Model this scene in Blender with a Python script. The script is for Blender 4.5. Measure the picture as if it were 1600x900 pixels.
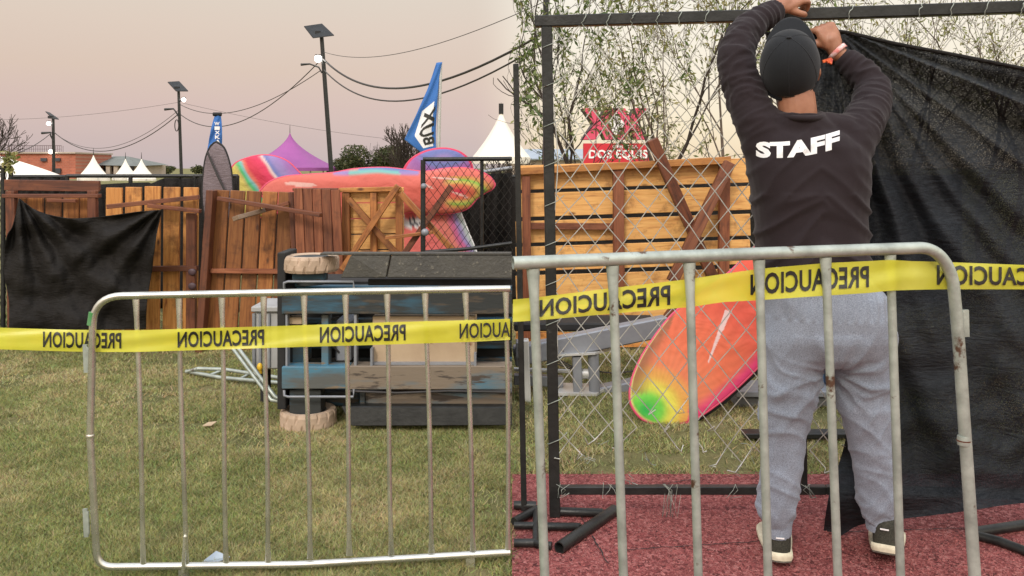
import bpy, bmesh, math, random
import numpy as np
from mathutils import Vector, Matrix, noise as mn
from mathutils.bvhtree import BVHTree
random.seed(7); rng = np.random.default_rng(11)
for o in list(bpy.data.objects): bpy.data.objects.remove(o)
SC = bpy.context.scene
COL = SC.collection
F, HZ, CZ = 1300.0, 262.0, 1.33

# ------------------------------------------------------------------ camera
cam = bpy.data.cameras.new('camera'); camo = bpy.data.objects.new('camera', cam); COL.objects.link(camo)
camo.location = (0, 0, CZ); camo.rotation_euler = (math.radians(90), 0, 0)
cam.sensor_width = 36; cam.lens = 36*F/1600; cam.shift_y = -(450-HZ)/1600
cam.clip_start = .05; cam.clip_end = 3000
SC.camera = camo

# ------------------------------------------------------------------ world, sun, exposure
def lin(c):
    c = c/255.0
    return c/12.92 if c <= .04045 else ((c+.055)/1.055)**2.4
def rgb(r, g, b): return (lin(r), lin(g), lin(b), 1)
W = bpy.data.worlds.new('World'); SC.world = W; W.use_nodes = True
wn = W.node_tree.nodes; wl = W.node_tree.links; wn.clear()
wo = wn.new('ShaderNodeOutputWorld'); bg = wn.new('ShaderNodeBackground'); bg2 = wn.new('ShaderNodeBackground'); ad = wn.new('ShaderNodeAddShader')
tc = wn.new('ShaderNodeTexCoord'); sp = wn.new('ShaderNodeSeparateXYZ'); wl.new(tc.outputs['Generated'], sp.inputs[0])
def wramp(stops):
    r = wn.new('ShaderNodeValToRGB'); e = r.color_ramp.elements
    while len(e) > 1: e.remove(e[0])
    e[0].position = stops[0][0]; e[0].color = stops[0][1]
    for p, c in stops[1:]:
        k = e.new(p); k.color = c
    wl.new(sp.outputs['Z'], r.inputs[0]); return r
r1 = wramp([(0, rgb(194,178,181)), (.03, rgb(198,174,174)), (.07, rgb(209,178,169)), (.11, rgb(217,188,167)), (.16, rgb(223,199,177)), (.22, rgb(225,210,188)), (.6, rgb(228,226,226)), (1, rgb(215,222,235))])
r2 = wramp([(0, rgb(238,213,180)), (.05, rgb(246,226,194)), (.11, rgb(250,234,208)), (.2, rgb(252,241,220)), (.6, rgb(238,236,234)), (1, rgb(220,226,238))])
mr = wn.new('ShaderNodeMapRange'); mr.interpolation_type = 'SMOOTHSTEP'
mr.inputs['From Min'].default_value = -.05; mr.inputs['From Max'].default_value = .06
wl.new(sp.outputs['X'], mr.inputs['Value'])
mx = wn.new('ShaderNodeMixRGB'); wl.new(mr.outputs[0], mx.inputs[0]); wl.new(r1.outputs[0], mx.inputs[1]); wl.new(r2.outputs[0], mx.inputs[2])
wl.new(mx.outputs[0], bg.inputs[0])
mg = wn.new('ShaderNodeMapRange'); mg.interpolation_type = 'SMOOTHSTEP'       # the sunset side, behind the camera, is the brighter half of the sky
mg.inputs['From Min'].default_value = .55; mg.inputs['From Max'].default_value = -.5; mg.inputs['To Min'].default_value = .92; mg.inputs['To Max'].default_value = 1.75
wl.new(sp.outputs['Y'], mg.inputs['Value']); 
mz = wn.new('ShaderNodeMapRange'); mz.interpolation_type = 'SMOOTHSTEP'       # and the sky overhead is brighter than the horizon
mz.inputs['From Min'].default_value = .3; mz.inputs['From Max'].default_value = .8; mz.inputs['To Min'].default_value = 1; mz.inputs['To Max'].default_value = 1.5
wl.new(sp.outputs['Z'], mz.inputs['Value']); mm = wn.new('ShaderNodeMath'); mm.operation = 'MULTIPLY'
wl.new(mg.outputs[0], mm.inputs[0]); wl.new(mz.outputs[0], mm.inputs[1]); wl.new(mm.outputs[0], bg.inputs[1])
sky = wn.new('ShaderNodeTexSky'); sky.sky_type = 'NISHITA'; sky.sun_disc = False
sky.sun_elevation = math.radians(38); sky.sun_rotation = math.radians(200)
wl.new(sky.outputs[0], bg2.inputs[0]); bg2.inputs[1].default_value = .02
wl.new(bg.outputs[0], ad.inputs[0]); wl.new(bg2.outputs[0], ad.inputs[1]); wl.new(ad.outputs[0], wo.inputs[0])
sl = bpy.data.lights.new('sun', 'SUN'); slo = bpy.data.objects.new('sun', sl); COL.objects.link(slo)
sl.energy = 1.7; sl.angle = math.radians(12); sl.color = (1, .9, .78)
_d = Vector((math.sin(math.radians(20)), math.cos(math.radians(20)), -math.tan(math.radians(38)))).normalized()
slo.rotation_euler = _d.to_track_quat('-Z', 'Y').to_euler()
vs = SC.view_settings; vs.view_transform = 'Standard'; vs.look = 'None'; vs.exposure = 0; vs.gamma = 1

# ------------------------------------------------------------------ helpers
def P(px, py, d): return Vector(((px-800)/F*d, d, CZ-(py-HZ)/F*d))
def G(px, py):
    d = F*CZ/(py-HZ); return P(px, py, d)
class Plane:            # vertical plane through two ground positions given as (px, depth)
    def __init__(s, pa, da, pb, db):
        s.A = P(pa, HZ, da); s.B = P(pb, HZ, db)
        t = s.B-s.A; s.n = Vector((-t.y, t.x, 0)).normalized()
    def __call__(s, px, py, off=0.0):
        r = Vector(((px-800)/F, 1, -(py-HZ)/F))
        k = s.n.dot(Vector((s.A.x, s.A.y, 0)))/s.n.dot(r)
        return P(px, py, k+off)
ORG = {}
def tag(o, label=None, cat=None, group=None, kind=None):
    if label: o['label'] = label
    if cat: o['category'] = cat
    if group: o['group'] = group
    if kind: o['kind'] = kind
    return o
def thing(name, loc, label, cat, group=None):
    o = bpy.data.objects.new(name, None); COL.objects.link(o); o.location = loc; o.empty_display_size = .1
    ORG[o.name] = Vector(loc); return tag(o, label, cat, group)
def copy_tree(o, parent=None):
    c = o.copy(); COL.objects.link(c)
    if parent: c.parent = parent
    for ch in list(o.children): copy_tree(ch, c)
    return c
class MB:
    def __init__(s): s.marks = []; s.busy = False; s.v = []; s.f = []; s.gc = []; s.sm = []; s.col = None; s.mi = []
    def add(s, vs, fs, gc=None, smooth=False, mi=0):
        n = len(s.v); s.v += [tuple(v) for v in vs]
        s.gc += [tuple(g) for g in gc] if gc is not None else [tuple(v) for v in vs]
        s.f += [tuple(i+n for i in f) for f in fs]; s.sm += [smooth]*len(fs); s.mi += [mi]*len(fs)
    def beam(s, a, b, w, h, up=(0, 0, 1), mi=0):     # box from a to b: h along up, w across
        a = Vector(a); b = Vector(b); x = (b-a); L = x.length; x.normalize(); up = Vector(up)
        y = up.cross(x)
        if y.length < 1e-4: y = Vector((1, 0, 0)).cross(x)
        y.normalize(); z = x.cross(y).normalized()
        vs = []; gc = []; ro = Vector((random.random()*50, random.random()*50, random.random()*50))
        for i in (0, 1):
            for (p, q) in ((-1, -1), (1, -1), (1, 1), (-1, 1)):
                vs.append(a+x*L*i+y*w/2*p+z*h/2*q); gc.append(ro+Vector((L*i, w/2*p, h/2*q)))
        s.add(vs, [(0, 1, 2, 3), (7, 6, 5, 4), (0, 4, 5, 1), (1, 5, 6, 2), (2, 6, 7, 3), (3, 7, 4, 0)], gc, mi=mi)
    def box(s, lo, hi, mi=0):
        lo = Vector(lo); hi = Vector(hi); c = (lo+hi)/2
        s.beam((lo.x, c.y, c.z), (hi.x, c.y, c.z), hi.y-lo.y, hi.z-lo.z, mi=mi)
    def tube(s, pts, r, seg=10, caps=True, closed=False, hollow=False, mi=0, sq=None):
        pts = [Vector(p) for p in pts]; n = len(pts)
        rs = r if isinstance(r, (list, tuple)) else [r]*n
        T = []
        for i in range(n):
            if closed: t = pts[(i+1) % n]-pts[i-1]
            else: t = pts[min(i+1, n-1)]-pts[max(i-1, 0)]
            T.append(t.normalized() if t.length > 1e-9 else Vector((0, 0, 1)))
        u = Vector((0, 0, 1)) if abs(T[0].z) < .9 else Vector((0, 1, 0))
        u = (u-T[0]*u.dot(T[0])).normalized(); vs = []; gc = []; L = 0
        for i in range(n):
            u = (u-T[i]*u.dot(T[i]))
            u = u.normalized() if u.length > 1e-6 else T[i].orthogonal().normalized()
            w = T[i].cross(u)
            if i: L += (pts[i]-pts[i-1]).length
            ex = sq[i] if sq else (1, 1)
            for k in range(seg):
                a = 2*math.pi*k/seg
                vs.append(pts[i]+u*rs[i]*math.cos(a)*ex[0]+w*rs[i]*math.sin(a)*ex[1]); gc.append((L, rs[i]*math.cos(a), rs[i]*math.sin(a)))
        fs = []
        for i in range(n if closed else n-1):
            j = (i+1) % n
            for k in range(seg):
                k2 = (k+1) % seg; fs.append((i*seg+k, i*seg+k2, j*seg+k2, j*seg+k))
        s.add(vs, fs, gc, True, mi)
        if not closed and caps:
            for (i, sgn) in ((0, -1), (n-1, 1)):
                if hollow:
                    ring = [vs[i*seg+k] for k in range(seg)]; c = pts[i]
                    inn = [c+(p-c)*.82 for p in ring]; dp = [p-T[i]*sgn*rs[i]*2 for p in inn]
                    f2 = []
                    for k in range(seg):
                        k2 = (k+1) % seg; f2 += [(k, k2, seg+k2, seg+k), (seg+k, seg+k2, 2*seg+k2, 2*seg+k)]
                    f2.append(tuple(2*seg+k for k in range(seg))); s.add(ring+inn+dp, f2, None, False, mi)
                else:
                    f = tuple(range(seg)) if sgn > 0 else tuple(reversed(range(seg)))
                    s.add([vs[i*seg+k] for k in range(seg)], [f], [gc[i*seg+k] for k in range(seg)], False, mi)
    def prism(s, pts, off, mi=0):
        pts = [Vector(p) for p in pts]; off = Vector(off); n = len(pts)
        s.add(pts+[p+off for p in pts], [tuple(range(n)), tuple(range(2*n-1, n-1, -1))]+[(i, n+i, n+(i+1) % n, (i+1) % n) for i in range(n)], mi=mi)
    def grid(s, fn, nu, nv, smooth=True, mi=0, cf=None):
        vs = []; gc = []
        for j in range(nv+1):
            for i in range(nu+1):
                vs.append(fn(i/nu, j/nv)); gc.append((i/nu, j/nv, 0))
        fs = [(j*(nu+1)+i, j*(nu+1)+i+1, (j+1)*(nu+1)+i+1, (j+1)*(nu+1)+i) for j in range(nv) for i in range(nu)]
        s.add(vs, fs, gc, smooth, mi)
    def blob(s, c, rx, ry, rz, nu=14, nv=9, mi=0, rot=None):
        c = Vector(c); vs = [c+Vector((0, 0, -rz))]
        for j in range(1, nv):
            t = -math.pi/2+math.pi*j/nv
            for i in range(nu):
                a = 2*math.pi*i/nu; vs.append(c+Vector((rx*math.cos(t)*math.cos(a), ry*math.cos(t)*math.sin(a), rz*math.sin(t))))
        vs.append(c+Vector((0, 0, rz)))
        if rot is not None: vs = [c+rot@(v-c) for v in vs]
        fs = [(0, 1+(i+1) % nu, 1+i) for i in range(nu)]
        for j in range(nv-2):
            for i in range(nu):
                a = 1+j*nu+i; b = 1+j*nu+(i+1) % nu; fs.append((a, b, b+nu, a+nu))
        L = len(vs)-1; fs += [(L, L-nu+i, L-nu+(i+1) % nu) for i in range(nu)]
        s.add(vs, fs, None, True, mi)
    def build(s, name, mats, parent=None, bevel=0, solid=0, sub=0, label=None, cat=None, group=None, kind=None):
        me = bpy.data.meshes.new(name)
        if parent is not None:
            p = parent
            while p.parent: p = p.parent
            org = ORG[p.name]
        else:
            a = np.array(s.v); lo = a.min(0); hi = a.max(0); org = Vector(((lo[0]+hi[0])/2, (lo[1]+hi[1])/2, lo[2]))
        ox, oy, oz = org
        me.from_pydata([(x-ox, y-oy, z-oz) for x, y, z in s.v], [], s.f)
        for m in (mats if isinstance(mats, (list, tuple)) else [mats]): me.materials.append(m)
        me.polygons.foreach_set('use_smooth', s.sm); me.polygons.foreach_set('material_index', s.mi)
        at = me.attributes.new('gc', 'FLOAT_VECTOR', 'POINT'); at.data.foreach_set('vector', np.array(s.gc, dtype=np.float32).ravel())
        if s.col is not None:
            ca = me.attributes.new('Col', 'FLOAT_COLOR', 'POINT'); ca.data.foreach_set('color', np.array(s.col, dtype=np.float32).ravel())
        me.update()
        o = bpy.data.objects.new(name, me); COL.objects.link(o)
        if parent is not None:
            o.parent = parent
            if parent.type == 'MESH': pass
        else: o.location = org; ORG[o.name] = org
        if solid:
            m = o.modifiers.new('solid', 'SOLIDIFY'); m.thickness = solid; m.offset = 0
        if bevel:
            m = o.modifiers.new('bevel', 'BEVEL'); m.width = bevel; m.segments = 1; m.limit_method = 'ANGLE'; m.angle_limit = math.radians(40)
        if sub:
            m = o.modifiers.new('sub', 'SUBSURF'); m.levels = m.render_levels = sub
        return tag(o, label, cat, group, kind)

def each(b, name, mat, parent, **kw):      # every primitive of b becomes a part of its own
    out = []
    ms = b.marks+[(len(b.v), len(b.f))]
    for (v0, f0), (v1, f1) in zip(ms, ms[1:]):
        c = MB(); c.v = b.v[v0:v1]; c.gc = b.gc[v0:v1]; c.f = [tuple(i-v0 for i in f) for f in b.f[f0:f1]]; c.sm = b.sm[f0:f1]; c.mi = b.mi[f0:f1]
        out.append(c.build(name, mat, parent, **kw))
    return out
def _marked(fn):
    def g(s, *a, **k):
        top = not s.busy
        if top: s.marks.append((len(s.v), len(s.f))); s.busy = True
        try: return fn(s, *a, **k)
        finally:
            if top: s.busy = False
    return g
for _n in ('beam', 'box', 'tube', 'prism', 'blob'): setattr(MB, _n, _marked(getattr(MB, _n)))
# ------------------------------------------------------------------ materials
def nm(name):
    m = bpy.data.materials.new(name); m.use_nodes = True; nt = m.node_tree
    return m, nt.nodes, nt.links, nt.nodes['Principled BSDF']
def noise(N, L, co, scale, detail=4, rough=.55, dist=0):
    n = N.new('ShaderNodeTexNoise'); n.inputs['Scale'].default_value = scale; n.inputs['Detail'].default_value = detail
    n.inputs['Roughness'].default_value = rough; n.inputs['Distortion'].default_value = dist
    if co is not None: L.new(co, n.inputs['Vector'])
    return n
def ramp(N, L, src, stops):
    r = N.new('ShaderNodeValToRGB'); e = r.color_ramp.elements
    while len(e) > 1: e.remove(e[0])
    e[0].position = stops[0][0]; e[0].color = stops[0][1]
    for p, c in stops[1:]:
        k = e.new(p); k.color = c
    L.new(src, r.inputs[0]); return r
def mixc(N, L, fac, a, b, mode='MIX'):
    m = N.new('ShaderNodeMixRGB'); m.blend_type = mode
    for i, x in ((0, fac), (1, a), (2, b)):
        if hasattr(x, 'links') or isinstance(x, bpy.types.NodeSocket): L.new(x, m.inputs[i])
        else: m.inputs[i].default_value = x
    return m.outputs[0]
def bump(N, L, B, h, strength, dist=.01, prev=None):
    b = N.new('ShaderNodeBump'); b.inputs['Strength'].default_value = strength; b.inputs['Distance'].default_value = dist
    L.new(h, b.inputs['Height'])
    if prev is not None: L.new(prev, b.inputs['Normal'])
    L.new(b.outputs[0], B.inputs['Normal']); return b.outputs[0]
def attr(N, name='gc'):
    a = N.new('ShaderNodeAttribute'); a.attribute_name = name; return a
def c4(c): return tuple(c)+(1,) if len(c) == 3 else c
def simple(name, a, b=None, rough=.6, metal=0, scale=6, bscale=40, bs=.15, spec=.4, bd=.005, contrast=(.35, .65), sub2=None, stretch=None):
    m, N, L, B = nm(name); t = N.new('ShaderNodeTexCoord'); co = t.outputs['Object']
    if stretch:
        mp_ = N.new('ShaderNodeMapping'); mp_.inputs['Scale'].default_value = stretch; L.new(co, mp_.inputs[0]); co = mp_.outputs[0]
    a = c4(a); b = c4(b) if b else tuple(x*.75 for x in a[:3])+(1,)
    n = noise(N, L, co, scale, 6, .6); r = ramp(N, L, n.outputs[0], [(contrast[0], a), (contrast[1], b)])
    out = r.outputs[0]
    if sub2:
        n3 = noise(N, L, co, sub2[1], 5, .65); r3 = ramp(N, L, n3.outputs[0], [(sub2[2], (0, 0, 0, 1)), (sub2[2]+.05, (1, 1, 1, 1))])
        out = mixc(N, L, r3.outputs[0], out, c4(sub2[0]))
    L.new(out, B.inputs['Base Color']); B.inputs['Roughness'].default_value = rough; B.inputs['Metallic'].default_value = metal
    B.inputs['Specular IOR Level'].default_value = spec
    n2 = noise(N, L, co, bscale, 4, .6); bump(N, L, B, n2.outputs[0], bs, bd)
    rr = N.new('ShaderNodeMapRange'); rr.inputs['To Min'].default_value = max(rough-.1, .02); rr.inputs['To Max'].default_value = min(rough+.12, 1)
    L.new(n2.outputs[0], rr.inputs['Value']); L.new(rr.outputs[0], B.inputs['Roughness'])
    return m
def wood(name, light, mid, dark, tint=.25, rough=.55, knots=True):
    m, N, L, B = nm(name); a = attr(N)
    mp = N.new('ShaderNodeMapping'); mp.inputs['Scale'].default_value = (1.2, 14, 14); L.new(a.outputs['Vector'], mp.inputs[0])
    n = noise(N, L, mp.outputs[0], 2.2, 6, .6, 1.2)
    r = ramp(N, L, n.outputs[0], [(.28, c4(dark)), (.45, c4(mid)), (.7, c4(light))])
    mp2 = N.new('ShaderNodeMapping'); mp2.inputs['Scale'].default_value = (3, 90, 90); L.new(a.outputs['Vector'], mp2.inputs[0])
    n2 = noise(N, L, mp2.outputs[0], 2, 3, .6)
    c = mixc(N, L, .35, r.outputs[0], n2.outputs[0], 'OVERLAY')
    n3 = noise(N, L, a.outputs['Vector'], .35, 1)            # per board tint through the board's own random offset
    r3 = ramp(N, L, n3.outputs[0], [(.3, (1-tint, 1-tint*1.1, 1-tint*1.2, 1)), (.7, (1+tint*.4, 1+tint*.3, 1+tint*.2, 1))])
    c = mixc(N, L, 1, c, r3.outputs[0], 'MULTIPLY')
    if knots:
        v = N.new('ShaderNodeTexVoronoi'); v.inputs['Scale'].default_value = 1
        mp3 = N.new('ShaderNodeMapping'); mp3.inputs['Scale'].default_value = (4, 9, 9); L.new(a.outputs['Vector'], mp3.inputs[0]); L.new(mp3.outputs[0], v.inputs['Vector'])
        r4 = ramp(N, L, v.outputs['Distance'], [(.05, (1, 1, 1, 1)), (.14, (0, 0, 0, 1))])
        c = mixc(N, L, r4.outputs[0], c, tuple(x*.45 for x in dark[:3])+(1,))
    ns = noise(N, L, a.outputs['Vector'], 7, 6, .7); rs = ramp(N, L, ns.outputs[0], [(.53, (0, 0, 0, 1)), (.70, (.75, .75, .75, 1))])
    c = mixc(N, L, rs.outputs[0], c, tuple(x*.5 for x in dark[:3])+(1,))
    L.new(c, B.inputs['Base Color']); B.inputs['Roughness'].default_value = rough
    bump(N, L, B, n2.outputs[0], .3, .003)
    return m
M = {}
M['wood_orange'] = wood('orange_wood', (.62, .31, .095), (.48, .205, .05), (.22, .07, .018), tint=.42)
M['wood_amber'] = wood('amber_wood', (.44, .19, .055), (.31, .115, .03), (.13, .04, .012), tint=.5)
M['wood_pale'] = wood('pale_pine', (.80, .47, .17), (.68, .36, .11), (.40, .16, .05), tint=.12)
M['wood_red'] = wood('red_stained_wood', (.27, .10, .045), (.18, .055, .022), (.08, .022, .010), tint=.5, knots=False)
M['wood_brown'] = wood('brown_stained_wood', (.19, .062, .025), (.12, .036, .016), (.05, .016, .009), knots=False)
M['wood_grey'] = wood('weathered_wood', (.30, .22, .16), (.22, .15, .10), (.12, .075, .05), knots=False)
M['galv'] = simple('galvanised_steel', (.74, .73, .66), (.50, .50, .45), .26, .85, 9, 30, .05, sub2=((.22, .13, .07), 4, .70))
M['galv_dull'] = simple('dull_galvanised_paint', (.43, .475, .43), (.27, .30, .27), .42, .4, 16, 50, .25, sub2=((.10, .055, .035), 11, .64))
M['black_steel'] = simple('black_painted_steel', (.016, .017, .017), (.03, .031, .03), .38, .3, 14, 60, .3, sub2=((.12, .12, .11), 22, .70))
M['black_matt'] = simple('matt_black', (.012, .012, .013), (.022, .021, .02), .75, 0, 8, 40, .3)
M['dark_cover'] = simple('scuffed_dark_plastic', (.035, .033, .028), (.06, .056, .045), .5, 0, 5, 60, .6, sub2=((.12, .11, .085), 30, .6))
M['blue_paint'] = simple('worn_blue_paint', (.07, .19, .27), (.10, .105, .10), .5, .1, 6, 40, .3, contrast=(.40, .56), sub2=((.20, .15, .10), 14, .58), stretch=(.3, 1, 1.4))
M['brown_blue'] = simple('grimy_blue_steel', (.20, .16, .12), (.07, .16, .22), .6, .1, 3, 40, .3, contrast=(.50, .6), sub2=((.07, .055, .045), 14, .55), stretch=(.25, 1, 1.5))
M['dark_blue'] = simple('dark_grimy_blue', (.032, .036, .036), (.04, .13, .20), .6, .1, 5, 40, .3, contrast=(.50, .64), sub2=((.075, .06, .045), 16, .56), stretch=(.25, 1, 1.5))
M['tan_panel'] = simple('tan_metal_panel', (.46, .35, .23), (.36, .26, .17), .6, 0, 3, 30, .2, sub2=((.16, .07, .035), 5.5, .60))
M['tyre'] = simple('dusty_pale_rubber', (.50, .37, .27), (.38, .28, .20), .85, 0, 14, 80, .5)
M['grey_plastic'] = simple('light_grey_plastic', (.42, .42, .42), (.34, .34, .33), .5, 0, 4, 50, .1)
M['grey_steel'] = simple('grey_painted_steel', (.27, .285, .31), (.20, .21, .235), .42, .2, 5, 40, .15, sub2=((.10, .09, .08), 12, .66))
M['pale_steel'] = simple('pale_steel', (.62, .62, .60), (.48, .48, .46), .4, .3, 5, 40, .1)
M['wire'] = simple('weathered_zinc_wire', (.60, .60, .56), (.42, .42, .39), .4, .35, 20, 60, .1)
M['white_pvc'] = simple('white_tent_fabric', (.82, .77, .68), (.74, .69, .61), .6, 0, .6, 8, .1)
M['purple_pvc'] = simple('purple_tent_fabric', (.30, .075, .27), (.24, .06, .23), .55, 0, .5, 8, .1)
M['brick'] = simple('red_brick', (.36, .105, .06), (.28, .08, .05), .85, 0, .5, 8, .2)
M['concrete'] = simple('pale_concrete', (.45, .38, .31), (.36, .30, .25), .85, 0, 1, 20, .2)
M['dark_glass'] = simple('dark_window_glass', (.03, .035, .04), (.05, .05, .06), .12, 0, 1, 1, 0)
M['roof_grey'] = simple('grey_green_roof', (.17, .185, .17), (.13, .14, .13), .7, 0, 1, 20, .2)
M['roof_blue'] = simple('blue_grey_metal_roof', (.36, .42, .48), (.30, .35, .41), .5, .2, 1, 20, .1)
M['blue_flag'] = simple('blue_flag_cloth', (.045, .17, .48), (.035, .13, .40), .7, 0, 2, 60, .1)
M['white_cloth'] = simple('white_cloth', (.80, .80, .80), (.72, .72, .73), .7, 0, 3, 60, .1)
M['ink'] = simple('black_ink', (.02, .02, .018), (.03, .03, .025), .5)
M['cable'] = simple('black_cable', (.03, .028, .027), (.045, .04, .04), .6)
M['bark'] = simple('grey_brown_bark', (.085, .062, .045), (.14, .105, .08), .9, 0, 14, 60, .6)
M['bark_dark'] = simple('dark_bark', (.035, .027, .022), (.06, .045, .035), .9, 0, 14, 60, .6)
M['yellow'] = simple('yellow_plastic', (.80, .50, .04), (.7, .42, .03), .4)
M['sign_red'] = simple('red_sign_face', (.55, .025, .04), (.48, .02, .035), .45, 0, .7)
M['sign_pink'] = simple('pink_red_sign_face', (.66, .085, .16), (.58, .06, .12), .45, 0, .7)
M['sign_side'] = simple('dark_sign_side', (.09, .05, .06), (.06, .04, .045), .5)
M['sign_white'] = simple('white_lettering', (.82, .80, .80), (.76, .74, .74), .5)
def leafmat(name, a, b, c):
    m, N, L, B = nm(name); g = N.new('ShaderNodeObjectInfo'); at = attr(N)
    n = noise(N, L, at.outputs['Vector'], 3.3, 2); r = ramp(N, L, n.outputs[0], [(.3, c4(a)), (.5, c4(b)), (.7, c4(c))])
    L.new(r.outputs[0], B.inputs['Base Color']); B.inputs['Roughness'].default_value = .6
    tr = N.new('ShaderNodeBsdfTranslucent'); L.new(r.outputs[0], tr.inputs[0]); mx = N.new('ShaderNodeMixShader'); mx.inputs[0].default_value = .3
    L.new(B.outputs[0], mx.inputs[1]); L.new(tr.outputs[0], mx.inputs[2]); L.new(mx.outputs[0], N['Material Output'].inputs[0]); return m
M['leaf'] = leafmat('willow_leaf', (.06, .10, .025), (.12, .17, .045), (.26, .26, .08))
M['leaf_dry'] = leafmat('sparse_dry_leaf', (.12, .16, .045), (.25, .26, .08), (.38, .31, .13))
M['leaf_bush'] = leafmat('bush_leaf', (.035, .05, .016), (.065, .08, .026), (.13, .11, .04))
def lampmat():
    m, N, L, B = nm('lit_lamp_glass'); B.inputs['Emission Color'].default_value = (1, .97, .9, 1); B.inputs['Emission Strength'].default_value = 14
    n = noise(N, L, None, 5); L.new(n.outputs[0], B.inputs['Base Color']); return m
M['lamp'] = lampmat()
# printed stretch fabric: colours stored per vertex
m, N, L, B = nm('printed_stretch_fabric'); a = attr(N, 'Col')
t = N.new('ShaderNodeTexCoord'); w = noise(N, L, t.outputs['Object'], 300, 2); L.new(mixc(N, L, .12, a.outputs['Color'], w.outputs[0], 'OVERLAY'), B.inputs['Base Color']); B.inputs['Roughness'].default_value = .5
n = noise(N, L, t.outputs['Object'], 5, 3, .5, .5); bump(N, L, B, n.outputs[0], .5, .06); M['print'] = m; B.inputs['Roughness'].default_value = .72; B.inputs['Specular IOR Level'].default_value = .25
# caution tape
m, N, L, B = nm('yellow_caution_film'); t = N.new('ShaderNodeTexCoord'); n = noise(N, L, t.outputs['Object'], 7, 3)
r = ramp(N, L, n.outputs[0], [(.3, (.80, .77, .06, 1)), (.7, (.88, .85, .13, 1))]); L.new(r.outputs[0], B.inputs['Base Color']); B.inputs['Roughness'].default_value = .32
tr = N.new('ShaderNodeBsdfTranslucent'); L.new(r.outputs[0], tr.inputs[0]); mx_ = N.new('ShaderNodeMixShader'); mx_.inputs[0].default_value = .45
L.new(B.outputs[0], mx_.inputs[1]); L.new(tr.outputs[0], mx_.inputs[2])
tp = N.new('ShaderNodeBsdfTransparent'); tp.inputs[0].default_value = (1, .95, .25, 1); mx2 = N.new('ShaderNodeMixShader'); mx2.inputs[0].default_value = .16
L.new(mx_.outputs[0], mx2.inputs[1]); L.new(tp.outputs[0], mx2.inputs[2]); L.new(mx2.outputs[0], N['Material Output'].inputs[0]); M['tape'] = m
# woven shade cloth
def cloth(name, a, b, see):
    m, N, L, B = nm(name); t = N.new('ShaderNodeTexCoord'); co = t.outputs['Object']
    mp = N.new('ShaderNodeMapping'); mp.inputs['Scale'].default_value = (25, 25, 170); L.new(co, mp.inputs[0])
    n = noise(N, L, mp.outputs[0], 1.6, 4, .7); n2 = noise(N, L, co, 3, 4); n4 = noise(N, L, co, 240, 1)
    r = ramp(N, L, n.outputs[0], [(.3, c4(a)), (.75, c4(b))]); c = mixc(N, L, .5, r.outputs[0], n2.outputs[0], 'OVERLAY')
    c = mixc(N, L, .5, c, n4.outputs[0], 'OVERLAY')
    L.new(c, B.inputs['Base Color']); B.inputs['Roughness'].default_value = .7; B.inputs['Specular IOR Level'].default_value = .18
    mw = N.new('ShaderNodeMapping'); mw.inputs['Scale'].default_value = (5, 5, 22); mw.inputs['Rotation'].default_value = (0, .25, 0); L.new(co, mw.inputs[0])
    nw = noise(N, L, mw.outputs[0], 1.3, 5, .6, 1.5); b1 = bump(N, L, B, nw.outputs[0], .45, .03)
    bump(N, L, B, n.outputs[0], .25, .004, b1)
    if see:
        n3 = noise(N, L, co, 330, 1); r3 = ramp(N, L, n3.outputs[0], [(.5, (0, 0, 0, 1)), (.64, (see, see, see, 1))])
        n5 = noise(N, L, co, 2.2, 2); r5 = ramp(N, L, n5.outputs[0], [(.35, (.15, .15, .15, 1)), (.62, (1, 1, 1, 1))])
        mu = N.new('ShaderNodeMath'); mu.operation = 'MULTIPLY'; L.new(r3.outputs[0], mu.inputs[0]); L.new(r5.outputs[0], mu.inputs[1])
        tp = N.new('ShaderNodeBsdfTransparent'); x = N.new('ShaderNodeMixShader'); L.new(mu.outputs[0], x.inputs[0]); L.new(B.outputs[0], x.inputs[1]); L.new(tp.outputs[0], x.inputs[2])
        L.new(x.outputs[0], N['Material Output'].inputs[0])
    return m
M['shade'] = cloth('black_shade_cloth', (.006, .008, .011), (.026, .030, .036), .16)
M['tarp'] = cloth('black_tarp', (.006, .0055, .005), (.019, .016, .014), 0)
M['greycloth'] = cloth('grey_violet_cloth', (.14, .11, .12), (.20, .165, .175), 0)
# ------------------------------------------------------------------ ground
def vnoise(x, y, seed=0):
    xi = np.floor(x).astype(int); yi = np.floor(y).astype(int); fx = x-xi; fy = y-yi
    def h(a, b):
        n = (a*374761393+b*668265263+seed*1274126177) & 0x7fffffff
        n = ((n ^ (n >> 13))*1103515245) & 0x7fffffff
        return (n & 0xffff)/65535.0
    fx = fx*fx*(3-2*fx); fy = fy*fy*(3-2*fy)
    return (h(xi, yi)*(1-fx)+h(xi+1, yi)*fx)*(1-fy)+(h(xi, yi+1)*(1-fx)+h(xi+1, yi+1)*fx)*fy
def fbm(x, y, seed=0):
    return vnoise(x, y, seed)*.5+vnoise(x*2.1, y*2.1, seed+1)*.28+vnoise(x*4.3, y*4.3, seed+2)*.22
b = MB(); b.grid(lambda u, v: (-600+1200*u, -100+1400*v, 0), 4, 4, False)
m, N, L, B = nm('short_turf_soil'); t = N.new('ShaderNodeTexCoord'); co = t.outputs['Object']
n1 = noise(N, L, co, 1.7, 6, .65); n2 = noise(N, L, co, 26, 5, .7); n3 = noise(N, L, co, 130, 3, .7)
r = ramp(N, L, n1.outputs[0], [(.32, (.13, .135, .055, 1)), (.5, (.18, .17, .075, 1)), (.66, (.26, .215, .11, 1))])
c = mixc(N, L, .55, r.outputs[0], n2.outputs[0], 'OVERLAY'); c = mixc(N, L, .6, c, n3.outputs[0], 'OVERLAY')
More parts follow.
